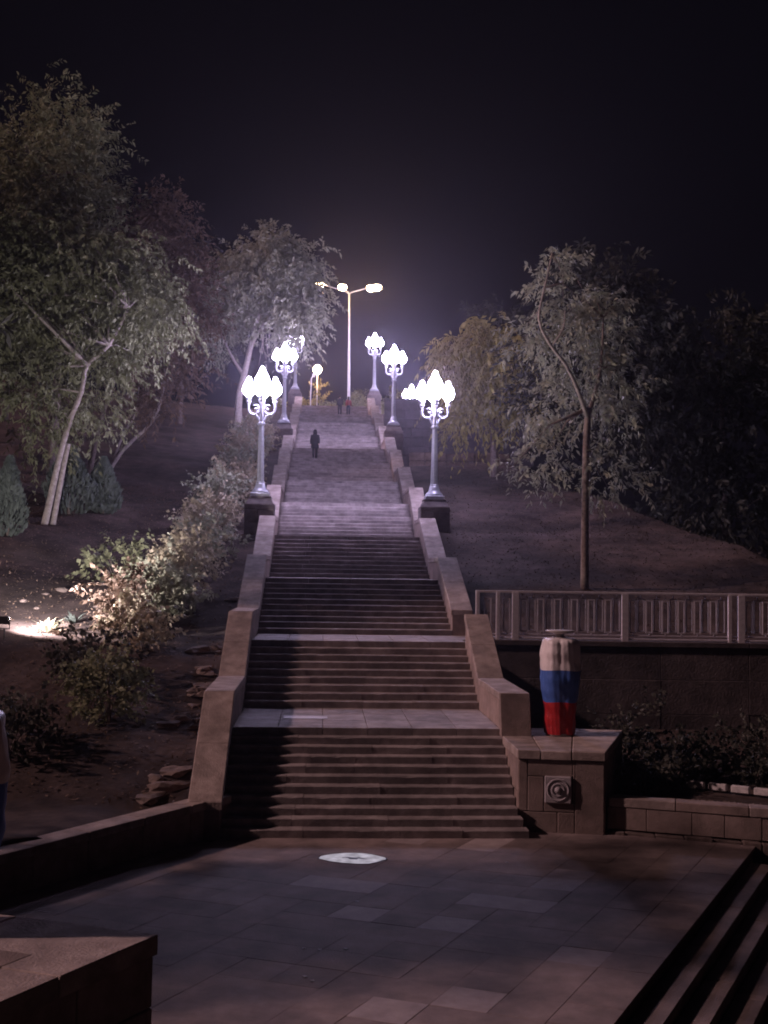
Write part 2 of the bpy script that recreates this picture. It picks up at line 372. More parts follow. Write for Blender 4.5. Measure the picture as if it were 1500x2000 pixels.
# ================================================================= the long staircase
st = empty('staircase', (SO[0], SO[1], 0), SA)
tag(st, 'long grey stone staircase climbing the hill in twelve flights with landings', 'staircase')
HW = 3.0
core = MB()
cp = []
sr = random.Random(5)
n_step = 0
patch = {}
for i in range(1, len(LAND)):
    y0 = LAND[i - 1][1]; z0 = LAND[i - 1][2]; y1, yb, z1 = LAND[i]
    n = max(2, round((z1 - z0) / 0.172)); h = (z1 - z0) / n; run = (y1 - y0) / (n - 1)
    cp.append((i, y0, y1, z0, z1, n, h, run))
    for k in range(n - 1):
        ya = y0 + k * run; zt = z0 + (k + 1) * h
        xr = HW + 0.02; xl = -HW - 0.02
        if i == 1 and k == 0: xr = 3.16
        if i == 1 and k == 1: xr = 3.09
        ln = run + 0.06
        cuts = [xl, xr]
        if i <= 4:
            cuts = [xl] + sorted(xl + (xr - xl) * (q_ + 1 + sr.uniform(-0.22, 0.22)) / 4 for q_ in range(3)) + [xr]
        for xa, xb in zip(cuts[:-1], cuts[1:]):
            m_ = MB(); g = 0.003 if len(cuts) > 2 else 0.0
            ns = 7; xs_ = [xa + g + (xb - xa - 2 * g) * q_ / ns for q_ in range(ns + 1)]
            V_ = []
            for x_ in xs_:                             # worn, slightly chipped nosing
                chip = 0.0 if sr.random() > 0.12 else sr.uniform(0.008, 0.022)
                V_ += [(x_, 0.0, -h - 0.02), (x_, -0.012 + sr.uniform(0, 0.004), -0.018 - chip), (x_, 0.004 + sr.uniform(0, 0.006) + chip, -sr.uniform(0, 0.004)), (x_, ln, 0.0), (x_, ln, -h - 0.02)]
            F_ = []
            for q_ in range(ns):
                for e_ in range(5): F_.append((q_ * 5 + e_, q_ * 5 + (e_ + 1) % 5, q_ * 5 + 5 + (e_ + 1) % 5, q_ * 5 + 5 + e_))
            F_ += [(4, 3, 2, 1, 0), tuple(ns * 5 + e_ for e_ in range(5))]
            m_.add(V_, F_)
            o = m_.build('step_block' if len(cuts) > 2 else 'step', 'step', st, 0.0, loc=(0, ya + sr.uniform(-0.008, 0.008), zt + sr.uniform(-0.005, 0.004)))
            o.rotation_euler = (R(sr.uniform(-0.6, 0.2)), R(sr.uniform(-0.05, 0.05)), R(sr.uniform(-0.06, 0.06)))
        n_step += 1
    # landing: slabs laid in rows
    rows, colsn = (3, 6) if i <= 2 else ((1, 4) if i < 8 else (1, 1))
    dep = yb + run * 0.4 - y1
    lg = empty('landing', (0, 0, 0)); lg.parent = st
    for r_ in range(rows):
        for c_ in range(colsn):
            xa = -HW - 0.02 + (2 * HW + 0.04) * c_ / colsn + 0.004; xb = -HW - 0.02 + (2 * HW + 0.04) * (c_ + 1) / colsn - 0.004
            if i == 2 and c_ == colsn - 1: xb = 4.15 if r_ > 0 else 3.06
            ya = y1 + dep * r_ / rows + (0.004 if r_ else 0); ye = y1 + dep * (r_ + 1) / rows - 0.004
            m_ = MB(); cx_, cy_ = (xa + xb) / 2, (ya + ye) / 2
            m_.box((0, 0, -h / 2 - 0.01), (xb - xa, ye - ya, h + 0.02))
            m_.build('slab', 'step', lg, 0.009, loc=(cx_, cy_, z1 + sr.uniform(-0.003, 0.003)))
# solid core under the steps
pp = [(0.25, -0.6)]
for i, y0, y1, z0, z1, n, h, run in cp:
    pp += [(y0 + 0.30, z0 - 0.16), (y1 + 0.30, z1 - 0.26), (LAND[i][1] + 0.30, z1 - 0.26)]
pp += [(LAND[-1][1], 18.0), (60, 2.0), (20, -0.6)]
core.add([(-2.9, y, z) for y, z in pp] + [(2.9, y, z) for y, z in pp],
         [tuple(range(len(pp))), tuple(reversed(range(len(pp), 2 * len(pp))))] +
         [(i, len(pp) + i, len(pp) + (i + 1) % len(pp), (i + 1) % len(pp)) for i in range(len(pp))])
core.build('stair_core', 'dark_stone', st)
print('steps', n_step)

# pale repair slab on the first landing
box_obj('repair_slab', (-1.42, 4.65, 1.8145), (1.05, 0.52, 0.012), 'plaque', st, 0.003)

# ---------------------------------------------------------------- parapets
PH = 0.80
def parapet(side, label):
    p = empty('stair_parapet', (SO[0], SO[1], 0), SA); tag(p, label, 'parapet')
    xi, xo = side * 3.03, side * 3.62
    ci, co = side * 2.99, side * 3.67
    lo, hi = min(xi, xo), max(xi, xo); clo, chi = min(ci, co), max(ci, co)
    segs = []
    for i, y0, y1, z0, z1, n, h, run in cp:
        if not (side > 0 and i == 1):
            ph0 = 0.72 if i == 1 else PH
            a, za = (y0 - (0.05 if i == 1 else 0.0), z0 + ph0)
            parts = 2 if i <= 4 else 1
            for k in range(parts):
                t0, t1 = k / parts, (k + 1) / parts
                segs.append((a + (y1 - a) * t0, za + (z1 + PH - za) * t0, a + (y1 - a) * t1, za + (z1 + PH - za) * t1))
        yb = LAND[i][1]
        if side > 0 and i == 2: continue           # opening to the terrace path
        if i == len(cp): segs.append((y1, z1 + PH, y1 + 0.8, z1 + PH)); continue
        segs.append((y1, z1 + PH, yb, z1 + PH))
    for ya, za, ye, ze in segs:
        g = 0.004; T = 0.17
        hexa_obj('coping_slab', [(clo, ya + g, za - T), (chi, ya + g, za - T), (chi, ye - g, ze - T), (clo, ye - g, ze - T)],
                 [(clo, ya + g, za), (chi, ya + g, za), (chi, ye - g, ze), (clo, ye - g, ze)], 'coping', p, 0.016)
        zb = min(za, ze) - 2.2
        if side > 0 and ya < 12: zb = -0.1
        hexa_obj('wall_block', [(lo, ya + g, zb), (hi, ya + g, zb), (hi, ye - g, zb), (lo, ye - g, zb)],
                 [(lo, ya + g, za - T - 0.002), (hi, ya + g, za - T - 0.002), (hi, ye - g, ze - T - 0.002), (lo, ye - g, ze - T - 0.002)], 'block', p, 0.008)
    return p
parapet(-1, 'stone stair parapet with sloping coping, beside the hedge and floodlit slope')
pr_ = parapet(1, 'stone stair parapet with sloping coping, ending at the pedestal with the emblem')

# ---------------------------------------------------------------- pedestal with the round emblem, beside the stair foot
ZP = 1.68
pe = empty('emblem_pedestal', (4.1, 26, 0)); tag(pe, 'stone pedestal with a round carved emblem at the stair foot', 'pedestal')
pe_q = [(2.86, 24.66), (4.60, 24.42), (5.66, 27.85), (2.66, 28.15)]
cx_, cy_ = 4.1, 26.0
def loc_q(q, grow=0.0):
    c = Vector((sum(a for a, _ in q) / 4, sum(b_ for _, b_ in q) / 4)); out = []
    for x, y in q:
        d = Vector((x, y)) - c; d = d.normalized() * (d.length + grow); out.append((c.x + d.x - cx_, c.y + d.y - cy_))
    return out
cq = loc_q(pe_q, 0.055); bq = loc_q(pe_q, -0.10)
b = MB(); b.hexa(*quad_prism(bq, -0.1, ZP - 0.2)); b.build('core', 'joint', pe)
# cap in three slabs
for k, (t0, t1) in enumerate([(0.0, 0.27), (0.27, 0.62), (0.62, 1.0)]):
    q = [lerp(cq[0], cq[1], t0 + 0.003), lerp(cq[0], cq[1], t1 - 0.003), lerp(cq[3], cq[2], t1 - 0.003), lerp(cq[3], cq[2], t0 + 0.003)]
    o = hexa_obj('cap_slab', *quad_prism(q, ZP - 0.19, ZP), 'coping', pe, 0.018)
    o.location.z = [0.0, -0.006, 0.002][k]
# facing stones on the front and on the two sides: (u0,u1,z0,z1)
def facing(qa, qb, rects, depth=0.13, parent=pe, m='block', proud=0.0):
    A, B = Vector(qa), Vector(qb); t = (B - A); nrm = Vector((t.y, -t.x)).normalized()
    for (u0, u1, z0, z1) in rects:
        g = 0.006; L_ = t.length
        a = A + t * u0 + t / L_ * g; c = A + t * u1 - t / L_ * g
        pr0 = proud + rnd.uniform(-0.006, 0.008)
        q = [a + nrm * pr0, c + nrm * pr0, c - nrm * depth, a - nrm * depth]
        hexa_obj('facing_stone', [(v.x, v.y, z0 + g) for v in q], [(v.x, v.y, z1 - g) for v in q], m, parent, 0.012)
fq = loc_q(pe_q)
facing(fq[0], fq[1], [(0.0, 0.11, 0.42, ZP - 0.195), (0.0, 0.46, -0.05, 0.42), (0.46, 0.66, -0.05, 0.42), (0.66, 1.0, -0.05, ZP - 0.195),
                      (0.11, 0.64, 1.14, ZP - 0.195), (0.11, 0.30, 0.42, 1.14), (0.30, 0.66, 0.42, 0.62), (0.64, 0.66, 0.62, ZP - 0.195)])
facing(fq[1], fq[2], [(k / 4, (k + 1) / 4, 0.0 + r_ * 0.74, 0.74 + r_ * 0.745) for k in range(4) for r_ in range(2)])
facing(fq[3], fq[0], [(0.0, 0.45, -0.05, 0.8), (0.45, 1.0, -0.05, 0.8), (0.0, 0.6, 0.8, ZP - 0.195), (0.6, 1.0, 0.8, ZP - 0.195)])
A, B = Vector(fq[0]), Vector(fq[1]); t_ = (B - A).normalized(); nr = Vector((t_.y, -t_.x))
pc = A + (B - A) * 0.465
pq = MB()
pq.box((0, 0, 0), (0.55, 0.14, 0.55))
ang = math.atan2(t_.y, t_.x)
plq = pq.build('emblem_plate', 'plaque', pe, 0.02, loc=(pc.x + nr.x * 0.0, pc.y + nr.y * 0.0, 0.885), rz=ang)
for rr, dp, nm in [(0.215, 0.030, 'outer_ring'), (0.125, 0.042, 'inner_ring')]:
    m_ = MB(); pts = [(rr * math.cos(2 * math.pi * k / 28), -0.068, rr * math.sin(2 * math.pi * k / 28)) for k in range(29)]
    m_.tube(pts, 0.022, 6, caps=False); m_.build(nm, 'plaque', plq)
m_ = MB(); m_.lathe([(0.075, 0.0), (0.07, 0.03), (0.05, 0.06), (0.02, 0.075), (0.0, 0.078)], 14)
bo = m_.build('boss', 'plaque', plq); bo.rotation_euler = (R(90), 0, 0); bo.location = (0, -0.065, 0)

# short battered end block of the parapet above the pedestal
eb = [s2w(2.99, 2.62), s2w(3.67, 2.62), s2w(3.67, 3.05), s2w(2.99, 3.05)]
et = [s2w(2.99, 2.86), s2w(3.67, 2.86), s2w(3.67, 3.05), s2w(2.99, 3.05)]
def to_local(x, y):
    dx, dy = x - SO[0], y - SO[1]; return (dx * math.cos(SA) + dy * math.sin(SA), -dx * math.sin(SA) + dy * math.cos(SA))
hexa_obj('end_block', [(*to_local(*q), ZP - 0.02) for q in eb], [(*to_local(*q), 2.608) for q in et], 'block', pr_, 0.012)

# ---------------------------------------------------------------- flag-wrapped urns
def urn(x, y, z, label, seed):
    e = empty('wrapped_urn', (x, y, z)); tag(e, label, 'urn', 'urns wrapped in flag cloth')
    ctrl = [(0.0, 0.315), (0.12, 0.335), (0.5, 0.345), (0.75, 0.375), (1.05, 0.425), (1.32, 0.445), (1.5, 0.45), (1.85, 0.435), (2.1, 0.405), (2.17, 0.36), (2.19, 0.18)]
    zs = np.array([c[0] for c in ctrl]); rs = np.array([c[1] for c in ctrl])
    r_ = random.Random(seed); ph = [r_.uniform(0, 6.28) for _ in range(6)]
    def band(name, m, za, zb, rowsn, closed_top=False):
        n = 72; vs_ = []; fs = []
        zl = np.linspace(za, zb, rowsn)
        if closed_top: zl = np.concatenate([zl[zl < 2.1], [2.12, 2.15, 2.175, 2.19]])
        for zz in zl:
            r0 = np.interp(zz, zs, rs)
            k = 0.35 + 0.65 * min(1, abs(zz - 0.9) / 1.2)
            for i in range(n):
                a = 2 * math.pi * i / n
                sq = (abs(math.cos(a)) ** 4 + abs(math.sin(a)) ** 4) ** (-0.25)
                f = 0.020 * math.sin(7 * a + ph[0] + 1.3 * zz) + 0.016 * abs(math.sin(6.5 * a + ph[1] - 0.8 * zz)) + 0.010 * math.sin(23 * a + ph[2] + 2 * zz)
                f2 = 0.017 * math.sin(9 * zz + ph[3] + 2 * a) * math.sin(3 * a + ph[4]) + 0.008 * math.sin(21 * zz + 5 * a + ph[2]) * math.sin(4 * a + ph[0])
                r = r0 * (0.52 + 0.46 * sq) + k * f + f2
                vs_.append((r * math.cos(a), r * math.sin(a), zz + 0.012 * math.sin(3 * a + ph[5]) * (1 if 0.1 < zz < 2.1 else 0)))
        for j in range(len(zl) - 1):
            for i in range(n):
                q = j * n + i; w_ = j * n + (i + 1) % n
                fs.append((q, w_, w_ + n, q + n))
        m_ = MB(); m_.add(vs_, fs, True); return m_.build(name, m, e)
    band('red_cloth', 'red_cloth', 0.03, 0.755, 14); band('blue_cloth', 'blue_cloth', 0.755, 1.475, 14)
    band('white_cloth', 'white_cloth', 1.475, 2.19, 16, True)
    m_ = MB(); m_.lathe([(0.30, 0.0), (0.325, 0.02), (0.325, 0.05), (0.29, 0.06)], 24); m_.build('foot', 'urn_lip', e)
    m_ = MB(); m_.lathe([(0.17, 2.16), (0.10, 2.2), (0.09, 2.27), (0.20, 2.30), (0.31, 2.33), (0.335, 2.35), (0.31, 2.365), (0.0, 2.355)], 28); m_.build('lip', 'urn_lip', e)
    m_ = MB(); m_.tube([(0.18 * math.cos(a), 0.18 * math.sin(a), 2.19 + 0.008 * math.sin(3 * a)) for a in np.linspace(0, 6.283, 25)], 0.014, 6, caps=False); m_.build('tie_cord', 'urn_lip', e)
    return e
urn(4.06, 26.98, ZP, 'tall urn wrapped in white, blue and red cloth on the emblem pedestal', 3)
u2 = urn(-4.27, 12.05, ZP, 'tall urn wrapped in white, blue and red cloth, beside the low plaza wall', 8); u2.rotation_euler[2] = 1.1

# ---------------------------------------------------------------- the near block under the second urn
nb = empty('corner_pedestal', (-4.8, 11.6, 0)); tag(nb, 'large plain stone pedestal carrying an urn, with a patched cap', 'pedestal')
q = [(-2.18, 11.98), (-6.6, 13.5), (-8.2, 10.6), (-3.72, 8.98)]
q = [(x + 4.8, y - 11.6) for x, y in q][::-1]
def shrink(q, g):
    c = Vector((sum(a for a, _ in q) / 4, sum(b_ for _, b_ in q) / 4)); return [tuple(c + (Vector(p_) - c).normalized() * ((Vector(p_) - c).length - g)) for p_ in q]
# cap slabs: three courses; order of q: D(-3.72,8.98) C B A
D_, C_, B_, A_ = q
for r0, r1 in ((0.0, 0.42), (0.42, 0.78), (0.78, 1.0)):
    for c0, c1 in ((0.0, 0.36), (0.36, 0.7), (0.7, 1.0)):
        if r0 == 0.42 and c0 == 0.36: c0b = 0.36
        g = 0.0025
        def bl(s_, t_2):
            return lerp(lerp(A_, D_, s_), lerp(B_, C_, s_), t_2)
        qq = [bl(r0 + g, c0 + g), bl(r1 - g, c0 + g), bl(r1 - g, c1 - g), bl(r0 + g, c1 - g)]
        o = hexa_obj('cap_slab', *quad_prism(qq, ZP - 0.2, ZP), 'coping', nb, 0.01); o.location.z = rnd.uniform(-0.004, 0.0)
b = MB(); b.hexa(*quad_prism([bl(0.30, 0.14), bl(0.52, 0.14), bl(0.52, 0.36), bl(0.30, 0.36)], ZP - 0.01, ZP + 0.004)); b.build('patch', 'block', nb, 0.002)
sq_ = shrink(q, 0.06); b = MB(); b.hexa(*quad_prism(shrink(q, 0.2), -0.4, ZP - 0.2)); b.build('core', 'joint', nb)
S_D, S_C, S_B, S_A = sq_
def rows_of(a, b_, nxn):
    out = []
    for r_ in range(3):
        for k in range(nxn): out.append((k / nxn, (k + 1) / nxn, -0.05 + r_ * 0.51, -0.05 + (r_ + 1) * 0.51))
    return out
facing(S_D, S_A, rows_of(0, 0, 3), parent=nb); facing(S_A, S_B, rows_of(0, 0, 4), parent=nb)
facing(S_C, S_D, rows_of(0, 0, 4), parent=nb)

# ---------------------------------------------------------------- low wall beside the plaza
lw = empty('low_wall', (-3.2, 24, 0)); tag(lw, 'low stone wall with flat coping between plaza and planted slope', 'wall')
WA = Vector((-3.20, 24.02)); WB = Vector((-9.4, 13.33)); wt = (WB - WA); WL = wt.length; wt = wt / WL; wn = Vector((-wt.y, wt.x))
if wn.x < 0: wn = -wn                              # towards the plaza
k = 0; s0 = -0.35
while s0 < WL - 0.3:
    s1 = min(WL, s0 + rnd.uniform(1.15, 1.6))
    a = WA + wt * (s0 + 0.004); c = WA + wt * (s1 - 0.004)
    def W3(p_, z): return (p_.x + 3.2, p_.y - 24, z)
    out_, in_ = 0.0, -0.52
    P4 = [a + wn * out_, a + wn * in_, c + wn * in_, c + wn * out_]
    hexa_obj('coping_slab', [W3(p_, 0.56) for p_ in P4], [W3(p_, 0.715) for p_ in P4], 'coping', lw, 0.014)
    P4 = [a + wn * (out_ - 0.04), a + wn * (in_ + 0.04), c + wn * (in_ + 0.04), c + wn * (out_ - 0.04)]
    hexa_obj('wall_block', [W3(p_, -0.1) for p_ in P4], [W3(p_, 0.556) for p_ in P4], 'block', lw, 0.01)
    s0 = s1

# ---------------------------------------------------------------- planter wall and retaining wall on the other side
pw = empty('planter_wall', (4.7, 24.5, 0)); tag(pw, 'low block wall in front of the dark planting bed', 'wall')
x = 4.72
def PY(x): return plant_y(x)
while x < 13:
    x1 = x + rnd.uniform(1.05, 1.5); g = 0.006
    q4 = [(x + g, PY(x)), (x1 - g, PY(x1)), (x1 - g + .1, PY(x1) + 0.40), (x + g + .1, PY(x) + 0.40)]
    q4 = [(a - 4.7, c - 24.5) for a, c in q4]
    hexa_obj('coping_slab', *quad_prism(q4, 0.55, 0.735), 'coping' if rnd.random() > 0.5 else 'block', pw, 0.014)
    x = x1
x = 4.70
while x < 13:
    x1 = x + rnd.uniform(0.6, 1.35); g = 0.003; o_ = rnd.uniform(-0.01, 0.012)
    q4 = [(x + g, PY(x) + 0.03 + o_), (x1 - g, PY(x1) + 0.03 + o_), (x1 - g + .1, PY(x1) + 0.38), (x + g + .1, PY(x) + 0.38)]
    q4 = [(a - 4.7, c - 24.5) for a, c in q4]
    hexa_obj('wall_block', *quad_prism(q4, 0.09, 0.546), 'block', pw, 0.012)
    x = x1
x = 4.75
while x < 12.5:                                     # broken footing stones
    x1 = x + rnd.uniform(0.25, 0.6); o_ = rnd.uniform(-0.10, 0.0)
    q4 = [(x + .01, PY(x) + o_), (x1 - .01, PY(x1) + o_ + rnd.uniform(-.03, .03)), (x1 - .01, PY(x1) + 0.3), (x + .01, PY(x) + 0.3)]
    q4 = [(a - 4.7, c - 24.5) for a, c in q4]
    hexa_obj('footing_stone', [(a, c, -0.4) for a, c in q4], [(a, c, 0.09 + rnd.uniform(-0.05, -0.005)) for a, c in q4], 'rock', pw, 0.02)
    x = x1
rw = empty('retaining_wall', (3.7, 34.8, 0)); tag(rw, 'tall dark retaining wall under the railing, behind the planting bed', 'wall')
x = 3.05
for x0, x1 in [(3.05, 5.6), (5.6, 8.2), (8.2, 10.8), (10.8, 13.4), (13.4, 16.0)]:
    for z0, z1 in [(0.2, 1.25), (1.25, 2.25), (2.25, 3.2)]:
        box_obj('wall_panel', ((x0 + x1) / 2 - 3.7, 0.25 + rnd.uniform(-0.01, 0.01), (z0 + z1) / 2), (x1 - x0 - 0.01, 0.5, z1 - z0 - 0.008), 'dark_stone', rw, 0.01)
    box_obj('coping_slab', ((x0 + x1) / 2 - 3.7, 0.25, 3.285), (x1 - x0 - 0.01, 0.6, 0.16), 'dark_stone', rw, 0.015)

# ---------------------------------------------------------------- railing on the retaining wall
def railing():
    e = empty('railing', (2.75, 34.95, 3.37)); tag(e, 'grey metal railing of interlocking upright loops on the retaining wall', 'railing')
    L_ = 11.6; Hh = 1.44
    m_ = MB(); m_.box((L_ / 2, 0, Hh - 0.035), (L_, 0.10, 0.07)); m_.build('top_rail', 'rail', e, 0.008)
    m_ = MB(); m_.box((L_ / 2, 0, 0.05), (L_, 0.09, 0.05)); m_.build('bottom_rail', 'rail', e, 0.006)
    m_ = MB(); m_.box((L_ / 2, 0, 0.16), (L_, 0.045, 0.035)); m_.build('lower_bar', 'rail', e, 0.004)
    posts = [0.06, 0.66, 1.18, 4.42, 7.52, 7.86, 11.0]
    for k, x_ in enumerate(posts):
        w_ = 0.2 if k in (2, 3, 5) else 0.11
        m_ = MB(); m_.box((x_, 0, Hh / 2 - 0.03), (w_, 0.13, Hh - 0.02)); m_.build('post', 'rail', e, 0.008)
    # loop: closed upright rectangle of flat bar with a stub to a rail
    def loop_mesh(up):
        m2 = MB(); w_, h_, t2 = 0.175, 0.98, 0.034
        zc = 0.235 + h_ / 2 if not up else Hh - 0.185 - h_ / 2
        m2.box((-w_ / 2, 0, zc), (t2, 0.034, h_)); m2.box((w_ / 2, 0, zc), (t2, 0.034, h_))
        m2.box((0, 0, zc + h_ / 2 - t2 / 2), (w_ - t2, 0.03, t2)); m2.box((0, 0, zc - h_ / 2 + t2 / 2), (w_ - t2, 0.03, t2))
        if up: m2.box((0, 0, (zc + h_ / 2 + Hh - 0.07) / 2), (t2, 0.03, Hh - 0.07 - zc - h_ / 2))
        else: m2.box((0, 0, (zc - h_ / 2 + 0.175) / 2), (t2, 0.03, zc - h_ / 2 - 0.175))
        return m2.mesh('loop')
    ml = [loop_mesh(False), loop_mesh(True)]
    for a, c in zip(posts[:-1], posts[1:]):
        n = int((c - a - 0.24) / 0.235)
        if n < 1: continue
        for k in range(n):
            x_ = a + 0.12 + (c - a - 0.24) * (k + 0.5) / n
            link('loop', ml[k % 2], 'rail', e, loc=(x_, 0.012 if k % 2 else -0.012, 0))
railing()

# ================================================================= ornate lamps
def lathe_mesh(name, profl, n=14, **kw):
    m_ = MB(); m_.lathe(profl, n, **kw); return m_.mesh(name)
def arc(cx, cz, r, a0, a1, n):
    return [(cx + r * math.cos(R(a0 + (a1 - a0) * i / n)), 0, cz + r * math.sin(R(a0 + (a1 - a0) * i / n))) for i in range(n + 1)]
def flute_shaft():
    n = 24; vs_ = []; fs = []
    rows_ = [(0.62, 0.155), (0.70, 0.15), (1.6, 0.135), (2.55, 0.115), (2.98, 0.105)]
    for z, r in rows_:
        for i in range(n):
            rr = r * (1.0 if i % 2 else 0.84); a = 2 * math.pi * i / n
            vs_.append((rr * math.cos(a), rr * math.sin(a), z))
    for j in range(len(rows_) - 1):
        for i in range(n):
            q_ = j * n + i; w_ = j * n + (i + 1) % n; fs.append((q_, w_, w_ + n, q_ + n))
    m_ = MB(); m_.add(vs_, fs, False)
    m_.lathe([(0.16, 0.55), (0.18, 0.59), (0.16, 0.63)], 16)
    m_.lathe([(0.11, 2.94), (0.17, 3.0), (0.17, 3.05), (0.10, 3.10), (0.085, 3.5), (0.10, 3.9), (0.14, 3.95), (0.09, 4.02), (0.10, 4.3), (0.17, 4.36), (0.17, 4.44), (0.1, 4.46)], 14)
    return m_.mesh('shaft')
LM = {}
m_ = MB(); m_.box((0, 0, 0.075), (0.78, 0.78, 0.15))
LM['plinth'] = m_.mesh('plinth', 0.015)
LM['base'] = lathe_mesh('base', [(0.36, 0.15), (0.37, 0.20), (0.33, 0.26), (0.25, 0.33), (0.22, 0.42), (0.20, 0.50), (0.18, 0.56)], 18)
LM['shaft'] = flute_shaft()
GP = [(0.075, 0.0), (0.17, 0.05), (0.245, 0.16), (0.262, 0.27), (0.24, 0.40), (0.18, 0.52), (0.115, 0.62), (0.088, 0.70), (0.062, 0.77), (0.02, 0.80)]
LM['side_globe'] = lathe_mesh('side_globe', GP, 12)
LM['centre_globe'] = lathe_mesh('centre_globe', [(r * 1.18, z * 1.22) for r, z in GP], 12)
m_ = MB(); m_.tube(arc(0.33, 3.62, 0.215, 200, 360, 10) + [(0.545, 0, 3.75), (0.545, 0, 3.86)], [0.052] * 6 + [0.044] * 7, 8)
m_.tube([(0.06, 0, 3.12), (0.14, 0, 3.22), (0.20, 0, 3.36), (0.30, 0, 3.42)], [0.06, 0.05, 0.045, 0.04], 8)
m_.tube([(0.545 + 0.0, 0, 3.8), (0.545, 0, 3.85)], 0.06, 8)
LM['arm'] = m_.mesh('arm')
m_ = MB(); m_.tube([(0.09, 0, 3.44), (0.11, 0, 3.68), (0.17, 0, 3.78), (0.26, 0, 3.80), (0.36, 0, 3.77)], [0.035, 0.035, 0.034, 0.03, 0.018], 6)
m_.lathe([(0.0, -0.07), (0.05, -0.05), (0.07, 0.0), (0.05, 0.05), (0.0, 0.07)], 10, c=(0.235, 0, 3.63))
LM['scroll'] = m_.mesh('scroll')
m_ = MB(); m_.lathe([(0.05, 3.85), (0.10, 3.90), (0.105, 3.95), (0.075, 3.98), (0.085, 4.03), (0.12, 4.07), (0.125, 4.10), (0.07, 4.115), (0.07, 4.19)], 12, c=(0.545, 0, 0))
LM['cup'] = m_.mesh('cup')
def lamp(x, y, z, rz, label, group):
    e = empty('ornate_lamp_post', (x, y, z), rz); tag(e, label, 'lamp post', group)
    e.scale = (1.03, 1.03, 1.035)
    for nme in ('plinth', 'base', 'shaft'): link(nme, LM[nme], 'iron', e)
    link('centre_globe', LM['centre_globe'], 'globe', e, loc=(0, 0, 4.42))
    for k in range(4):
        a = k * math.pi / 2
        ar = link('arm', LM['arm'], 'iron', e, rz=a); link('scroll', LM['scroll'], 'iron', ar)
        link('cup', LM['cup'], 'iron', ar)
        g = link('side_globe', LM['side_globe'], 'globe', e, loc=(0.545 * math.cos(a), 0.545 * math.sin(a), 4.17))
    return e
def lamp_pedestal(x, y, z0, z1, rz, label):
    """dark stone pedestal, stacked courses"""
    e = empty('lamp_pedestal', (x, y, z0), rz); tag(e, label, 'pedestal', 'pedestals under the ornate lamps')
    H_ = z1 - z0
    cs = [(1.26, -1.3, 0.0), (1.26, 0.0, H_ * 0.34), (1.25, H_ * 0.34, H_ * 0.66)]
    for s_, a, c in cs:
        for sx in (-1, 1):
            wd = s_ * (0.56 if (sx > 0) == (a > 0.1) else 0.44) - 0.006
            cx2 = (s_ / 2 - wd / 2) * sx
            box_obj('block', (cx2, 0, (a + c) / 2), (wd, s_, c - a - 0.005), 'ped_stone', e, 0.018)
    box_obj('block', (0, 0, H_ * 0.66 + 0.12), (1.27, 1.27, 0.24 - 0.005), 'ped_stone', e, 0.02)
    z_ = H_ * 0.66 + 0.24
    b_ = MB(); b_.hexa(*[[(s2 * a, s2 * c, zz) for a, c in ((-1, -1), (1, -1), (1, 1), (-1, 1))] for s2, zz in ((0.58, z_), (0.46, H_ - 0.07))])
    b_.build('shoulder', 'ped_stone', e, 0.015)
    box_obj('top_slab', (0, 0, H_ - 0.035), (0.96, 0.96, 0.07), 'ped_stone', e, 0.01)
    return e
lamp_rows = [(50.35, 6.77, 8.42, 'lowest'), (79.7, 13.38, 15.2, 'middle'), (110.3, 20.46, 22.2, 'topmost')]
for d_, zl, zt, wh in lamp_rows:
    for s_, sd in ((-1, 'on the hedge side'), (1, 'on the railing side')):
        x, y = s2w(s_ * 3.72, d_ - D0)
        lamp_pedestal(x, y, zl, zt, SA, 'dark stone pedestal under the %s lamp post %s of the stairs' % (wh, sd))
        lamp(x, y, zt, SA, 'ornate five globe lamp post, the %s one %s of the stairs' % (wh, sd), 'ornate lamps along the stairs')
x, y = 2.42, 109.5
lamp_pedestal(x, y, 15.5, 17.2, 0.0, 'dark stone pedestal of the lamp behind the terrace wall')
lamp(x, y, 17.2, 0.0, 'ornate lamp post mostly hidden behind the dark terrace wall', 'ornate lamps along the stairs')

# ---------------------------------------------------------------- tall street lights on the top
tl = empty('street_light', (-3.72, 118, 20.42)); tag(tl, 'tall white street light with four curved arms at the stair top', 'street light')
b = MB(); b.tube([(0, 0, 0), (0, 0, 4), (-0.06, 0, 9), (-0.12, 0, 12.9)], [0.16, 0.14, 0.10, 0.07], 12); b.build('pole', 'pole', tl)
b = MB(); b.lathe([(0.30, 0.0), (0.30, 0.06), (0.2, 0.1), (0.18, 0.5), (0.16, 0.55)], 12); b.build('pole_base', 'pole', tl)
for hx, hy, hzz in [(-3.1, -0.7, 13.75), (-0.85, 1.2, 14.0), (2.05, 1.2, 13.95), (2.7, -0.8, 13.55)]:
    P0 = Vector((-0.12, 0, 12.8)); P3 = Vector((hx * 0.92, hy * 0.92, hzz)); P1 = P0 + Vector((0, 0, 0.35)); P2 = Vector((hx * 0.5, hy * 0.5, 13.25))
    pts = [P0 * (1 - t) ** 3 + P1 * 3 * t * (1 - t) ** 2 + P2 * 3 * t * t * (1 - t) + P3 * t ** 3 for t in np.linspace(0, 1, 9)]
    b = MB(); b.tube(pts, 0.045, 6); b.build('arm', 'pole', tl)
    dr = Vector((hx, hy, 0)).normalized(); an = math.atan2(dr.y, dr.x)
    b = MB(); b.lathe([(0.10, 0.22), (0.30, 0.17), (0.36, 0.08), (0.36, 0.02)], 14)
    h_ = b.build('lamp_head', 'pole', tl, loc=(hx, hy, hzz))
    b = MB(); b.lathe([(0.0, -0.5), (0.2, -0.46), (0.36, -0.34), (0.43, -0.16), (0.40, -0.02), (0.345, 0.03)], 14); b.build('lamp_bowl', 'warm', h_)
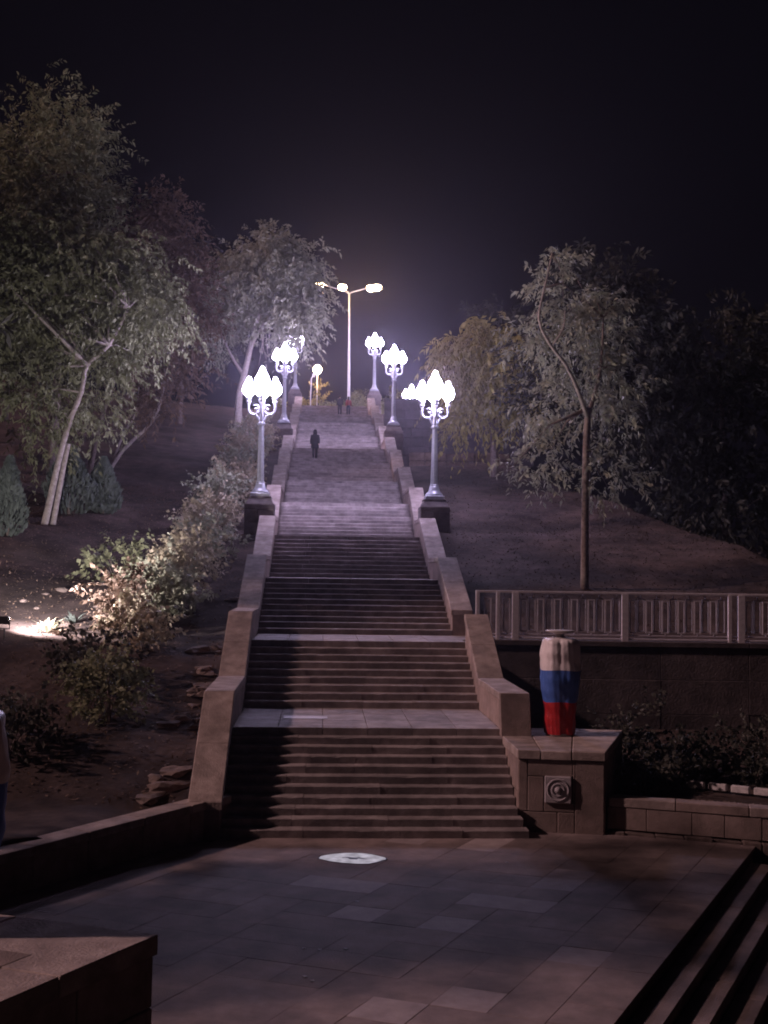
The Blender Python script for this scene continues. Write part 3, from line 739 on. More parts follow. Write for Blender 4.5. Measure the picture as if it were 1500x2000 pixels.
l2 = empty('park_light', (-7.5, 128, 20.4)); tag(l2, 'single warm globe light among the bushes beyond the stair top', 'street light')
b = MB(); b.tube([(0, 0, 0), (0, 0, 6.4)], [0.08, 0.05], 8); b.build('pole', 'pole', l2)
b = MB(); b.lathe([(0.0, 6.35), (0.25, 6.45), (0.42, 6.7), (0.45, 6.85), (0.42, 7.0), (0.25, 7.25), (0.0, 7.33)], 14); b.build('globe', 'warm', l2)
b = MB(); b.tube([(0, 0, 0), (0.0, 0, 2.0), (0.05, 0, 3.6), (0.25, 0, 3.9)], [0.05, 0.045, 0.04, 0.03], 8)
b.lathe([(0.05, -0.25), (0.12, -0.2), (0.16, 0.0), (0.1, 0.12), (0.0, 0.14)], 10, c=(0.28, 0, 3.95))
pb = b.build('post_light', 'pole', loc=(-10.7 + 3.4, 114, 20.4)); tag(pb, 'small unlit white post light at the stair top', 'street light')

# ---------------------------------------------------------------- terrace wall and rubble wall on the slope
tw = empty('terrace_wall', (1.0, 91, 12)); tag(tw, 'dark stone terrace wall beside the upper flights', 'wall')
wr = random.Random(9)
z = 11.5; row = 0
while z < 18.7:
    zn = z + 0.72; x = -0.1 - wr.uniform(0, 0.8)
    while x < 11:
        xn = x + wr.uniform(1.0, 1.7)
        box_obj('wall_block', ((max(x, -0.1) + xn) / 2 - 1.0, 1.2 + wr.uniform(-0.02, 0.02), (z + zn) / 2 - 12), (xn - max(x, -0.1) - 0.02, 0.6, zn - z - 0.02), 'wall_dark', tw, 0.02)
        x = xn
    z = zn
for k in range(7): box_obj('coping_slab', (-0.3 + 1.75 * k, 1.2, z - 12 + 0.08), (1.73, 0.75, 0.16), 'wall_dark', tw, 0.02)
bx = MB(); bx.box((4.4, 1.4, 3.2), (10.8, 0.4, 7.2)); bx.build('core', 'joint', tw)
rb = empty('rubble_wall', (3.5, 69.5, 11.4)); tag(rb, 'low rough rubble wall along the crest of the slope', 'wall')
x = 1.45
while x < 6.6:
    w_ = wr.uniform(0.5, 1.0)
    for z0, z1 in ((-1.2, -0.1), (-0.1, 0.45), (0.45, 0.95)):
        h0 = wr.uniform(-0.05, 0.05) if z1 > 0.9 else 0
        box_obj('stone', (x + w_ / 2 - 3.5, wr.uniform(-0.06, 0.06), (z0 + z1 + h0) / 2), (w_ - 0.02, 0.5, z1 + h0 - z0 - 0.02), 'rock', rb, 0.05)
    x += w_

# ================================================================= vegetation
def quads_mesh(name, V):
    n = len(V) // 4
    me_ = bpy.data.meshes.new(name)
    me_.vertices.add(len(V)); me_.vertices.foreach_set('co', V.astype(np.float32).ravel())
    me_.loops.add(4 * n); me_.loops.foreach_set('vertex_index', np.arange(4 * n, dtype=np.int32))
    me_.polygons.add(n); me_.polygons.foreach_set('loop_start', np.arange(0, 4 * n, 4, dtype=np.int32))
    me_.polygons.foreach_set('loop_total', np.full(n, 4, dtype=np.int32))
    me_.update(); me_.validate()
    return me_
def norm(a): return a / (np.linalg.norm(a, axis=1, keepdims=True) + 1e-9)
def leaves(seed, blobs, size, droop=0.6, per=38, sig=0.42, aspect=0.17, tw=13, tlen=None):
    """blobs: (cx,cy,cz,rx,ry,rz,count) -> blades set along drooping twigs, and the clump centres"""
    r = np.random.RandomState(seed); out = []; cl = []
    tlen = tlen or size * 4.2
    for cx2, cy2, cz2, rx, ry, rz_, cnt in blobs:
        nc = max(3, int(cnt / per))
        d = norm(r.normal(size=(nc, 3))); rad = r.uniform(0.10, 1.0, (nc, 1)) ** 0.5
        rad *= 1 + 0.10 * r.normal(size=(nc, 1))
        cc = d * rad * [rx, ry, rz_] + [cx2, cy2, cz2]; cl.append(cc)
        nt_ = max(4, cnt // tw)
        k = r.randint(0, nc, nt_); s_ = sig * r.uniform(0.5, 1.3, nc)[k][:, None]
        p0 = cc[k] + r.normal(size=(nt_, 3)) * s_ * [1, 1, 0.7]
        ax = norm(norm(p0 - np.array([cx2, cy2, cz2])) * 0.7 + r.normal(size=(nt_, 3)) * 0.55 + [0, 0, 0.1])
        TL = tlen * r.uniform(0.5, 1.35, (nt_, 1))
        ti = np.repeat(np.arange(nt_), tw); n = len(ti); t = (np.tile(np.linspace(0.1, 1, tw), nt_) + r.normal(size=n) * 0.03)[:, None]
        g = np.array([0, 0, -1.0]) * droop
        p = p0[ti] + TL[ti] * (ax[ti] * t + g * t * t * 0.6) + r.normal(size=(n, 3)) * 0.02
        tang = norm(ax[ti] + g * 1.2 * t)
        side = norm(np.cross(tang, r.normal(size=(nt_, 3))[ti])) * np.where(np.arange(n) % 2, 1.0, -1.0)[:, None]
        dr = norm(tang * 0.7 + side * 0.8 + [0, 0, -0.45 * droop] + r.normal(size=(n, 3)) * 0.25)
        wv = norm(np.cross(dr, r.normal(size=(n, 3))))
        L_ = size * r.uniform(0.65, 1.35, (n, 1)); W_ = L_ * aspect * r.uniform(0.7, 1.4, (n, 1))
        nn = np.cross(dr, wv)
        v0 = p; v1 = p + dr * L_ * 0.45 + wv * W_ + nn * L_ * 0.05; v2 = p + dr * L_ + [0, 0, -0.12] * L_; v3 = p + dr * L_ * 0.45 - wv * W_ + nn * L_ * 0.05
        out.append(np.stack([v0, v1, v2, v3], 1).reshape(-1, 3))
    return np.concatenate(out), np.concatenate(cl)
def tree(name, label, base, trunks, blobs, size, leafm, barkm='bark', seed=1, droop=0.6, group=None, limbs=14, sig=0.5, cat='tree', per=60):
    """trunks: list of (points, r0, r1) in world coordinates"""
    e = empty(name, base); tag(e, label, cat, group)
    B = np.array(base)
    V, cl = leaves(seed, blobs, size, droop, per, sig)
    r = random.Random(seed)
    for pts, r0, r1 in trunks:
        m2 = MB(); P_ = [Vector(p_) - Vector(base) for p_ in pts]
        # smooth the path
        Q = []
        for i in range(len(P_) - 1):
            a = P_[max(i - 1, 0)]; b_ = P_[i]; c = P_[i + 1]; d = P_[min(i + 2, len(P_) - 1)]
            for t in (0, 0.33, 0.66):
                Q.append(0.5 * ((2 * b_) + (c - a) * t + (2 * a - 5 * b_ + 4 * c - d) * t * t + (3 * b_ - a - 3 * c + d) * t ** 3))
        Q.append(P_[-1]); n = len(Q)
        m2.tube(Q, [r0 + (r1 - r0) * (i / (n - 1)) ** 0.8 for i in range(n)], 8)
        tr_ = m2.build('trunk' if r0 > 0.088 else 'branch', barkm if r0 > 0.088 or barkm == 'bark_pale' else 'bark_pale', e)
    # limbs from the trunk towards leaf clumps
    m2 = MB(); src = [Vector(p_) for pts, _, _ in trunks for p_ in pts[len(pts) // 2:]]
    for _ in range(limbs):
        c = Vector(cl[r.randrange(len(cl))]); s_ = min(src, key=lambda q_: (q_ - c).length + r.uniform(0, 1.5))
        mid = s_.lerp(c, 0.5) + Vector((r.uniform(-.3, .3), r.uniform(-.3, .3), r.uniform(0, .5)))
        rr = 0.028 + 0.012 * (c - s_).length
        m2.tube([s_ - Vector(base), mid - Vector(base), c - Vector(base)], [rr, rr * 0.6, rr * 0.2], 5)
    if limbs: m2.build('branches', barkm, e)['kind'] = 'stuff'
    link('crown', quads_mesh('crown', V - B), leafm, e)
    return e

K = 1.0
# --- hedge side trees
tree('leaning_tree', 'twin trunked tree leaning uphill over the floodlit slope', (-14.3, 50, hz(-14.3, 50) - 0.1),
     [([(-14.62, 50, 6.2), (-14.45, 50, 6.9), (-14.2, 50, 8.2), (-13.9, 50.1, 9.9), (-13.5, 50.2, 11.6), (-13.05, 50.2, 12.8), (-12.85, 50.3, 14.0), (-12.0, 50.5, 14.9), (-11.2, 50.6, 16.6)], 0.19, 0.06),
      ([(-14.3, 50.2, 6.2), (-14.15, 50.2, 6.9), (-13.95, 50.2, 8.2), (-13.75, 50.3, 9.6), (-13.6, 50.4, 10.6)], 0.14, 0.10)],
     [(-13.8, 52.2, 18.2, 3.4, 2.4, 2.2, 17000), (-11.4, 52.0, 17.0, 2.2, 1.8, 1.7, 8000), (-16.6, 51.5, 18.0, 2.6, 2.2, 2.8, 10000), (-15.2, 52, 15.4, 2.2, 1.6, 1.4, 5000),
      (-12.4, 51.6, 14.6, 1.4, 1.1, 1.0, 2400), (-15.4, 51.2, 12.6, 1.5, 1.0, 0.8, 1700), (-12.7, 51.4, 12.0, 0.9, 0.8, 0.7, 900), (-14.9, 51.0, 10.9, 0.8, 0.7, 0.5, 700), (-16.8, 51, 13.6, 1.2, 1.0, 0.9, 1500)],
     0.23, 'leaf', 'bark_pale', 11, 0.9, limbs=26, sig=0.48)
tree('slender_tree', 'slender bent tree with reddish foliage beside the leaning twin trunk', (-14.96, 62, hz(-14.96, 62) - 0.1),
     [([(-14.96, 62, 9.6), (-13.85, 62, 11.5), (-12.3, 62, 13.1), (-11.75, 62, 15.0), (-11.8, 62, 16.6)], 0.13, 0.04),
      ([(-14.9, 62.3, 9.6), (-14.0, 62.4, 12.2), (-13.3, 62.5, 13.6), (-13.2, 62.6, 15.6)], 0.08, 0.03)],
     [(-11.9, 62, 16.3, 1.7, 1.6, 1.7, 2600), (-13.0, 62.4, 17.0, 1.6, 1.4, 1.5, 1800), (-11.6, 61.8, 14.0, 1.2, 1.0, 0.9, 900)], 0.30, 'leaf_dry', 'bark_pale', 12, 0.6)
tree('tall_tree', 'tallest broad dark tree, rising above the leaning twin trunk', (-16.5, 58, hz(-16.5, 58) - 0.2),
     [([(-16.5, 58, 8.3), (-16.3, 58, 14), (-16.2, 58, 19), (-16.2, 58, 25)], 0.3, 0.08)],
     [(-16.6, 58, 25.4, 3.0, 2.8, 3.6, 13000), (-18.8, 58, 23.0, 2.4, 2.4, 2.6, 6500), (-14.6, 58.4, 22.4, 1.9, 2.2, 2.0, 3000), (-17.4, 57.4, 20.0, 3.4, 2.4, 2.4, 9500)], 0.25, 'leaf', 'bark', 13, 0.4, sig=0.45)
tree('russet_tree', 'russet brown tree between the tall dark tree and the pale trunked tree', (-15.9, 63, hz(-15.9, 63) - 0.2),
     [([(-15.9, 63, 9.5), (-15.2, 62.5, 13), (-13.6, 61.2, 17), (-12.3, 60.2, 22)], 0.15, 0.05)],
     [(-12.4, 60, 21.6, 2.2, 2.2, 2.6, 8500), (-13.8, 59.5, 19.4, 2.2, 2.0, 2.0, 6500), (-10.9, 60.4, 19.0, 1.9, 1.8, 2.2, 5600), (-11.4, 60.5, 23.4, 1.2, 1.2, 1.5, 1500)], 0.25, 'leaf_dry', 'bark', 14, 0.5)
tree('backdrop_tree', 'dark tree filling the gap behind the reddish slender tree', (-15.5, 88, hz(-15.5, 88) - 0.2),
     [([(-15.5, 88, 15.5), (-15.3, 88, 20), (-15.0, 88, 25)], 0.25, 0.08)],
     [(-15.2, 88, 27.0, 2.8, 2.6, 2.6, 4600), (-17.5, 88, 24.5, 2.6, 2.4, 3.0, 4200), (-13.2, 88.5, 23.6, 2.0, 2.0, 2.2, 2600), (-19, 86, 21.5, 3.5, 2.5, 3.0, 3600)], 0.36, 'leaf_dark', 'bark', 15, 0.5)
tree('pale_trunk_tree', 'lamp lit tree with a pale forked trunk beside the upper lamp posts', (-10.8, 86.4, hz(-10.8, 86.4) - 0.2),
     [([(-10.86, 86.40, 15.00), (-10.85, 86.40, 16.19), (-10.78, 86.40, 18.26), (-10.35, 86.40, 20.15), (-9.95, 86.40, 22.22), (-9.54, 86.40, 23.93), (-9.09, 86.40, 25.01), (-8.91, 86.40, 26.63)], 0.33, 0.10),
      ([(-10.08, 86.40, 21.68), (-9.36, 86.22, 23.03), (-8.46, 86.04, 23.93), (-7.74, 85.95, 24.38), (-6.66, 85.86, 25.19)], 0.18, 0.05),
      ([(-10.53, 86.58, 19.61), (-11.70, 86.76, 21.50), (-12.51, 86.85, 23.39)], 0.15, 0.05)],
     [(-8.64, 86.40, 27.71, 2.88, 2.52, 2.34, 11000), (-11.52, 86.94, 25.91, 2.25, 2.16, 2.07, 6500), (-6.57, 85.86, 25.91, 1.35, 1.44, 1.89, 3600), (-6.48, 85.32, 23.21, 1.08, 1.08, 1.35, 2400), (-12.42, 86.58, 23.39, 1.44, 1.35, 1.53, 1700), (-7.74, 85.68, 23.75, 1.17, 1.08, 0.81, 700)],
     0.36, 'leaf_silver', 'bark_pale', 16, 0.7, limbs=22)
_pt = [o for o in bpy.data.objects if o.name == 'pale_trunk_tree'][0]
_tr = random.Random(4)
for _ in range(9):
    x0 = -9.3 + _tr.uniform(0, 1.4); z0 = 23.2 + _tr.uniform(-0.3, 0.7); sw_ = _tr.uniform(-0.5, 0.5); L_ = _tr.uniform(1.4, 2.9)
    m2 = MB(); m2.tube([(x0 + 10.8 + sw_ * t * t, -0.8 + 0.1 * t, z0 - L_ * t - _pt.location.z) for t in np.linspace(0, 1, 6)], [0.035, 0.03, 0.027, 0.023, 0.02, 0.012], 5); m2.build('twig', 'bark_pale', _pt)
# --- railing side trees
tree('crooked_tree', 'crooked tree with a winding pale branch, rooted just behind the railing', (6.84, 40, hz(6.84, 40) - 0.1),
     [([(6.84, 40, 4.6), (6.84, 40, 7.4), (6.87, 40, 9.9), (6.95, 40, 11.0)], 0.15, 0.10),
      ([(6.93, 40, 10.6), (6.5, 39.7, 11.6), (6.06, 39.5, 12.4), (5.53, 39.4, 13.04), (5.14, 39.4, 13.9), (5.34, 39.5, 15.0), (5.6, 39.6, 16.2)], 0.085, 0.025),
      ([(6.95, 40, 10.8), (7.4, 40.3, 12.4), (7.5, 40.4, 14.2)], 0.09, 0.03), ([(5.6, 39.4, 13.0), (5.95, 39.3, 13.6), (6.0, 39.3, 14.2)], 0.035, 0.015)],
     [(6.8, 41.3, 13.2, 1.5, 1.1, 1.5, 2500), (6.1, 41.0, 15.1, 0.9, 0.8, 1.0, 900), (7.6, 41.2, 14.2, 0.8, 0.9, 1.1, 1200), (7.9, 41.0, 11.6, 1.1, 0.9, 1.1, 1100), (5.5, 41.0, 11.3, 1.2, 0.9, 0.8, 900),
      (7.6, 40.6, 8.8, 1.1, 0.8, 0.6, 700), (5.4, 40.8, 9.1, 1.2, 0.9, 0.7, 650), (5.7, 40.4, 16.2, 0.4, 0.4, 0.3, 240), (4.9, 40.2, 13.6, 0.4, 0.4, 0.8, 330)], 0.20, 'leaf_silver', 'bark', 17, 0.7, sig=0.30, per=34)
tree('weeping_tree', 'yellow green weeping tree on the crest beyond the nearest railing side lamp', (6.0, 64, hz(6.0, 64) - 0.1),
     [([(6.0, 64, 10.2), (5.9, 64, 12.8), (5.75, 64, 14.8), (5.6, 64, 17)], 0.24, 0.08)],
     [(5.0, 64, 17.6, 1.7, 1.5, 1.3, 4000), (3.9, 63.6, 16.6, 1.1, 1.0, 0.8, 1000), (6.6, 64, 16.9, 1.3, 1.4, 1.6, 1900), (5.4, 64.3, 15.4, 1.5, 1.3, 1.2, 2400), (4.3, 63.4, 13.6, 0.55, 0.5, 0.8, 420), (7.4, 64, 14.4, 0.9, 0.9, 0.8, 500)],
     0.32, 'leaf_yellow', 'bark', 18, 1.5, sig=0.4)
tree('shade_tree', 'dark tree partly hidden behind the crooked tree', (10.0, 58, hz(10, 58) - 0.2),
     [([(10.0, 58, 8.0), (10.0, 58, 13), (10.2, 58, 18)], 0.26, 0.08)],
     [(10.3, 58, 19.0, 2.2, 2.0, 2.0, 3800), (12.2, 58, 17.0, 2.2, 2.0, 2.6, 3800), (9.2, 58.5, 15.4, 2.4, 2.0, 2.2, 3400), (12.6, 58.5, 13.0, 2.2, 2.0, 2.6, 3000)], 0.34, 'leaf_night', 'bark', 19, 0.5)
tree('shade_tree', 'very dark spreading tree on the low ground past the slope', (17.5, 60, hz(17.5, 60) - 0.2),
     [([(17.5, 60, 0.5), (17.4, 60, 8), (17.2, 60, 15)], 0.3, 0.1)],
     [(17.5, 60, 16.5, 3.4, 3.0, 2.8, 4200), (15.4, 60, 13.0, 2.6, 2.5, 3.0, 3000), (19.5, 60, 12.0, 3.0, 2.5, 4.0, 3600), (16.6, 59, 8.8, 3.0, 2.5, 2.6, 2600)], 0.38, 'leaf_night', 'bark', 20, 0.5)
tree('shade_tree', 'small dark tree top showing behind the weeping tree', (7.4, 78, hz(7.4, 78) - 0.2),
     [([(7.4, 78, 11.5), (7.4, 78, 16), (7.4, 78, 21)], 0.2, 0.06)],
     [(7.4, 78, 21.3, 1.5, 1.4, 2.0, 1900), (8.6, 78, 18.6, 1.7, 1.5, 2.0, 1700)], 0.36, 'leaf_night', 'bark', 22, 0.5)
# --- added trees past the edge of view on the hedge side, whose crowns shade part of the plaza
tree('plaza_shade_tree', 'added broad tree out of view beyond the low wall, shading the middle of the plaza', (-13.5, 17.3, 0.2),
     [([(-13.5, 17.3, 0.0), (-13.6, 17.3, 4), (-13.4, 17.3, 8.5)], 0.25, 0.1)],
     [(-13.5, 17.0, 8.6, 2.6, 2.9, 2.4, 2600), (-14.8, 15.4, 9.2, 2.4, 2.2, 2.4, 3600), (-15.0, 15.0, 13.0, 2.8, 2.8, 2.4, 2400), (-15.5, 18.6, 13.4, 2.4, 2.0, 2.0, 2600), (-12.4, 17.0, 7.0, 1.8, 2.4, 1.4, 6500)], 0.3, 'leaf', 'bark', 23, 0.5)

gv = random.Random(88)  # added grove, placed so its crowns shade the upper flights
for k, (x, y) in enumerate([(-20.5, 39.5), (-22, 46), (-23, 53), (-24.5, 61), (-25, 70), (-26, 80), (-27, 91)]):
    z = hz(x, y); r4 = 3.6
    tree('added_grove_tree', 'added tree of the dark grove behind the leaning tree, shading the upper flights', (x, y, z - 0.1), [([(x, y, z - 0.1), (x + 0.2, y, z + 6), (x, y, z + 12)], 0.28, 0.1)],
         [(x, y, z + 12.5, r4, r4, 4.2, 4200), (x + 1.0, y - 1.5, z + 8.0, 3.0, 3.2, 3.0, 3000), (x - 0.5, y + 2.4, z + 8.5, 3.0, 2.8, 3.2, 2600), (x, y, z + 16.0, 2.6, 2.8, 2.4, 1800)], 0.5, 'leaf_dark', 'bark', 500 + k, 0.5, group='added grove behind the leaning tree', limbs=8, sig=0.7)
# --- shrubs
def shrub(name, label, x, y, rx, rz_, cnt, size, m, seed, group=None, droop=0.1, cat='shrub', zoff=0.0, sig=0.2):
    z = hz(x, y) + zoff
    e = empty(name, (x, y, z)); tag(e, label, cat, group)
    V, cl = leaves(seed, [(0, 0, rz_ * 0.75, rx, rx, rz_ * 0.75, cnt)], size, droop, 26, sig, 0.32)
    V[:, 2] = np.maximum(V[:, 2], -0.08)
    m2 = MB(); r = random.Random(seed)
    for _ in range(9):
        c = Vector(cl[r.randrange(len(cl))]); m2.tube([(r.uniform(-.08, .08), r.uniform(-.08, .08), -0.1), (c.x * 0.5, c.y * 0.5, c.z * 0.6), tuple(c)], [0.018, 0.012, 0.005], 4)
    m2.build('stems', 'bark', e); link('foliage', quads_mesh('foliage', V), m, e)
    return e
hr = random.Random(31)
d_ = 39.0; k = 0
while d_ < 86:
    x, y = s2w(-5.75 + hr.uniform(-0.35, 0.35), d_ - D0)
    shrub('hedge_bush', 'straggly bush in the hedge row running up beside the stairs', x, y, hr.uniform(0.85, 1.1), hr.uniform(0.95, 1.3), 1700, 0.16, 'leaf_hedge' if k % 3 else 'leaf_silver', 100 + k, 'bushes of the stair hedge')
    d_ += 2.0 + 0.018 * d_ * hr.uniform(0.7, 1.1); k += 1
shrub('flowering_bush', 'brightly floodlit bush at the lower end of the hedge row', -7.2, 38.4, 0.6, 0.8, 1200, 0.14, 'leaf_bright', 201)
shrub('reddish_bush', 'tall reddish bush below the floodlit bush', -7.9, 36.2, 0.65, 1.2, 1400, 0.16, 'leaf_dry', 202)
shrub('yellow_bush', 'tan yellowish bush standing in front of the tall reddish bush', -7.3, 34.4, 0.7, 0.8, 1300, 0.15, 'leaf_hedge', 203)
shrub('olive_bush', 'rounded olive green bush close above the low plaza wall', -6.6, 28.6, 0.85, 0.95, 1900, 0.13, 'leaf', 204)
shrub('dark_bush', 'low dark bush between the floodlight and the leaning tree', -9.7, 43, 1.0, 0.8, 1100, 0.18, 'leaf', 205)
shrub('dark_bush', 'dark bush beside the rounded olive bush', -7.6, 31.4, 0.9, 0.75, 1100, 0.15, 'leaf_dark', 206)
shrub('dark_bush', 'low dark bush in the shade behind the low wall', -8.2, 26.2, 0.9, 0.7, 1000, 0.16, 'leaf_dark', 207)
def agave(x, y, label, seed, n=26, L_=0.62, m='leaf_bright'):
    e = empty('spiky_plant', (x, y, hz(x, y))); tag(e, label, 'plant', 'spiky plants in the floodlight')
    r = random.Random(seed); m2 = MB()
    for i in range(n):
        a = r.uniform(0, 6.283); up = r.uniform(0.35, 1.2); L2 = L_ * r.uniform(0.7, 1.2); w_ = 0.035 * L2 / 0.6
        dr = Vector((math.cos(a), math.sin(a), up)).normalized(); sd = Vector((-math.sin(a), math.cos(a), 0))
        p0 = Vector((0, 0, 0)); p1 = dr * L2 * 0.55; p2 = dr * L2 + Vector((0, 0, -0.18 * L2))
        m2.add([p0 - sd * w_, p0 + sd * w_, p1 + sd * w_ * 1.2, p1 - sd * w_ * 1.2, p2], [(0, 1, 2, 3), (3, 2, 4)])
    m2.build('leaves', m, e)
agave(-10.1, 35.6, 'pale spiky plant lit by the floodlight on the bare slope', 5, 34, 0.75)
agave(-9.75, 37.3, 'pale spiky plant lit by the floodlight on the bare slope', 6, 26, 0.6, 'leaf_grey')
agave(-9.7, 35.3, 'pale spiky plant lit by the floodlight on the bare slope', 7, 22, 0.5, 'leaf_dry')

def juniper(x, y, h, r0, label, seed):
    z = hz(x, y); e = empty('juniper', (x, y, z)); tag(e, label, 'juniper', 'upright junipers on the slope')
    r = np.random.RandomState(seed); cnt = 3400
    t = r.uniform(0, 1, cnt) ** 0.8; a = r.uniform(0, 6.283, cnt)
    rad = r0 * np.interp(t, [0, 0.12, 0.4, 0.75, 1], [0.55, 0.95, 1.0, 0.55, 0.04]) * (0.75 + 0.35 * r.uniform(0, 1, cnt)) * (1 + 0.15 * np.sin(3 * a + 6 * t))
    p = np.stack([rad * np.cos(a), rad * np.sin(a), t * h], 1)
    dr = norm(np.stack([np.cos(a) * 0.45, np.sin(a) * 0.45, np.full(cnt, 1.0)], 1) + r.normal(size=(cnt, 3)) * 0.22)
    wv = norm(np.cross(dr, r.normal(size=(cnt, 3)))); L_ = 0.26 * r.uniform(0.6, 1.4, (cnt, 1)); W_ = L_ * 0.16
    V = np.stack([p - dr * L_ * .4, p + wv * W_, p + dr * L_ * .6, p - wv * W_], 1).reshape(-1, 3)
    m2 = MB(); m2.tube([(0, 0, -0.2), (0, 0, h * 0.8)], [0.07, 0.02], 6); m2.build('trunk', 'bark', e)
    link('crown', quads_mesh('crown', V), 'leaf_grey', e)
juniper(-15.0, 47, 3.1, 0.62, 'blue grey upright juniper in front of the leaning tree', 1)
juniper(-14.2, 53, 3.0, 1.05, 'broad blue grey juniper behind the leaning twin trunk', 2)
juniper(-12.9, 54, 2.5, 0.7, 'narrow blue grey juniper on the uphill side of the leaning tree', 4)

# planting bed on the other side
br = random.Random(77)
for k, (x, y, rx, rz_) in enumerate([(6.2, 28.6, 0.75, 0.95), (6.95, 27.9, 0.7, 0.6), (7.9, 28.6, 0.8, 0.5), (5.9, 26.4, 0.6, 0.35), (6.6, 26.9, 0.5, 0.4), (8.6, 27.2, 0.6, 0.4), (9.3, 29.4, 0.8, 0.6)]):
    shrub('bed_shrub', 'dark leafy shrub in the planting bed below the retaining wall', x, y, rx, rz_, 900, 0.12, 'leaf_night' if k % 3 else 'leaf_dark', 300 + k, 'shrubs in the planting bed')
ed = empty('bed_edging', (7.8, 26.1, 0.6)); tag(ed, 'row of pale edging stones crossing the planting bed', 'edging')
for k in range(8):
    x_ = -0.75 + k * 0.42; box_obj('stone', (x_, -0.64 * x_, 0.07), (0.40, 0.13, 0.16), 'urn_lip', ed, 0.02, rz=math.atan(-0.64) * 0.97)
# gravel: uncountable
gr = np.random.RandomState(4); n = 2600
gxp = gr.uniform(6.2, 10.2, n); gyp = plant_y(gxp) + gr.uniform(0.38, 1.7, n)
gz = height(gxp, gyp); V = []
m2 = MB()
for x_, y_, z_ in zip(gxp, gyp, gz):
    s_ = gr.uniform(0.015, 0.045); a = gr.uniform(0, 6.28); ca, sa = math.cos(a) * s_, math.sin(a) * s_
    m2.add([(x_ + ca, y_ + sa, z_), (x_ - sa, y_ + ca, z_), (x_ - ca, y_ - sa, z_), (x_ + sa, y_ - ca, z_), (x_, y_, z_ + s_ * 0.9)], [(0, 1, 4), (1, 2, 4), (2, 3, 4), (3, 0, 4)])
tag(m2.build('gravel', 'gravel'), 'loose pale gravel in the planting bed', 'gravel', kind='stuff')
# leaf litter and tufts of dry grass on the slopes: uncountable
def litter(name, label, n, xr, yr, m, size, seed, up=0.25, keep=None):
    r = np.random.RandomState(seed); X = r.uniform(*xr, n); Y = r.uniform(*yr, n)
    off = X + 0.145 + 0.054 * (Y - D0); ok = np.abs(off) > 4.0
    if keep is not None: ok &= keep(X, Y)
    X, Y = X[ok], Y[ok]; n = len(X); Z = height(X, Y)
    p = np.stack([X, Y, Z], 1); dr = norm(np.stack([r.normal(size=n), r.normal(size=n), np.abs(r.normal(size=n)) * up], 1))
    wv = norm(np.cross(dr, np.stack([r.normal(size=n) * .3, r.normal(size=n) * .3, np.ones(n)], 1))); L_ = size * r.uniform(0.5, 1.5, (n, 1))
    V = np.stack([p, p + dr * L_ * .5 + wv * L_ * .22, p + dr * L_, p + dr * L_ * .5 - wv * L_ * .22], 1).reshape(-1, 3)
    V[:, 2] += 0.02
    tag(link(name, quads_mesh(name, V), m), label, kind='stuff', cat=None)
lk = lambda X, Y: (X < wall_x(Y) - 0.6) | (Y > 25)
litter('leaf_litter', 'fallen leaves scattered over the slope beside the hedge', 16000, (-19, -3.9), (24, 62), 'leaf_dry', 0.10, 41, 0.35, lambda X, Y: lk(X, Y) & (X < -3.6))
litter('dry_grass', 'scattered dry grass and debris on the slope above the railing', 24000, (2.5, 16), (36.5, 70), 'grass_dry', 0.08, 42, 0.35)
# bushes on the top terrace
tp = random.Random(3)
for k, (x, y, rx, rz_, m) in enumerate([(-8.6, 122, 1.3, 1.6, 'leaf_yellow'), (-6.6, 123.5, 1.2, 1.3, 'leaf'), (-4.9, 122.5, 1.1, 1.2, 'leaf'), (-7.6, 131, 2.2, 3.4, 'leaf_yellow'), (-5.0, 133, 1.8, 2.2, 'leaf'), (-10.6, 126, 1.9, 2.2, 'leaf'), (-1.2, 124, 1.4, 1.7, 'leaf'), (0.4, 128, 1.8, 3.0, 'leaf')]):
    shrub('terrace_bush', 'leafy bush on the terrace beyond the stair top', x, y, rx, rz_, 1000, 0.3, m, 400 + k, 'bushes on the top terrace', sig=0.3)
e = empty('round_topiary', (-2.95, 121.5, 20.4)); tag(e, 'clipped round bush just beside the tall street light', 'shrub')
V, _ = leaves(55, [(0, 0, 2.6, 0.75, 0.75, 0.8, 1500)], 0.16, 0.1, 10, 0.1); link('foliage', quads_mesh('foliage', V), 'leaf', e)
b = MB(); b.tube([(0, 0, -0.1), (0.02, 0, 2.3)], [0.06, 0.05], 6); b.build('stem', 'bark', e)

# rocks between parapet and hedge
rr = random.Random(12)
for k in range(26):
    d_ = rr.choice([24.6, 25.4, 26.2, 27.0, 28.0, 29.2, 30.4, 31.6, 33.0, 35, 38, 41]) + rr.uniform(-0.4, 0.4)
    x, y = s2w(-3.95 - abs(rr.gauss(0, 0.45)), d_ - D0); s_ = rr.uniform(0.12, 0.36)
    bm = bmesh.new(); bmesh.ops.create_icosphere(bm, subdivisions=2, radius=1.0)
    for v in bm.verts:
        n_ = 1 + 0.22 * math.sin(3.1 * v.co.x + k) + 0.2 * math.sin(4.3 * v.co.y + 2 * k) + 0.15 * math.sin(5 * v.co.z + k)
        v.co = Vector((v.co.x * s_ * 1.3 * n_, v.co.y * s_ * n_, v.co.z * s_ * 0.42 * n_))
    me = bpy.data.meshes.new('rock'); bm.to_mesh(me); bm.free()
    tag(link('rock', me, 'rock', loc=(x, y, hz(x, y) - s_ * 0.02), rz=rr.uniform(0, 6)), 'rough brown rock lying against the outer face of the stair parapet', 'rock', 'rocks along the parapet')
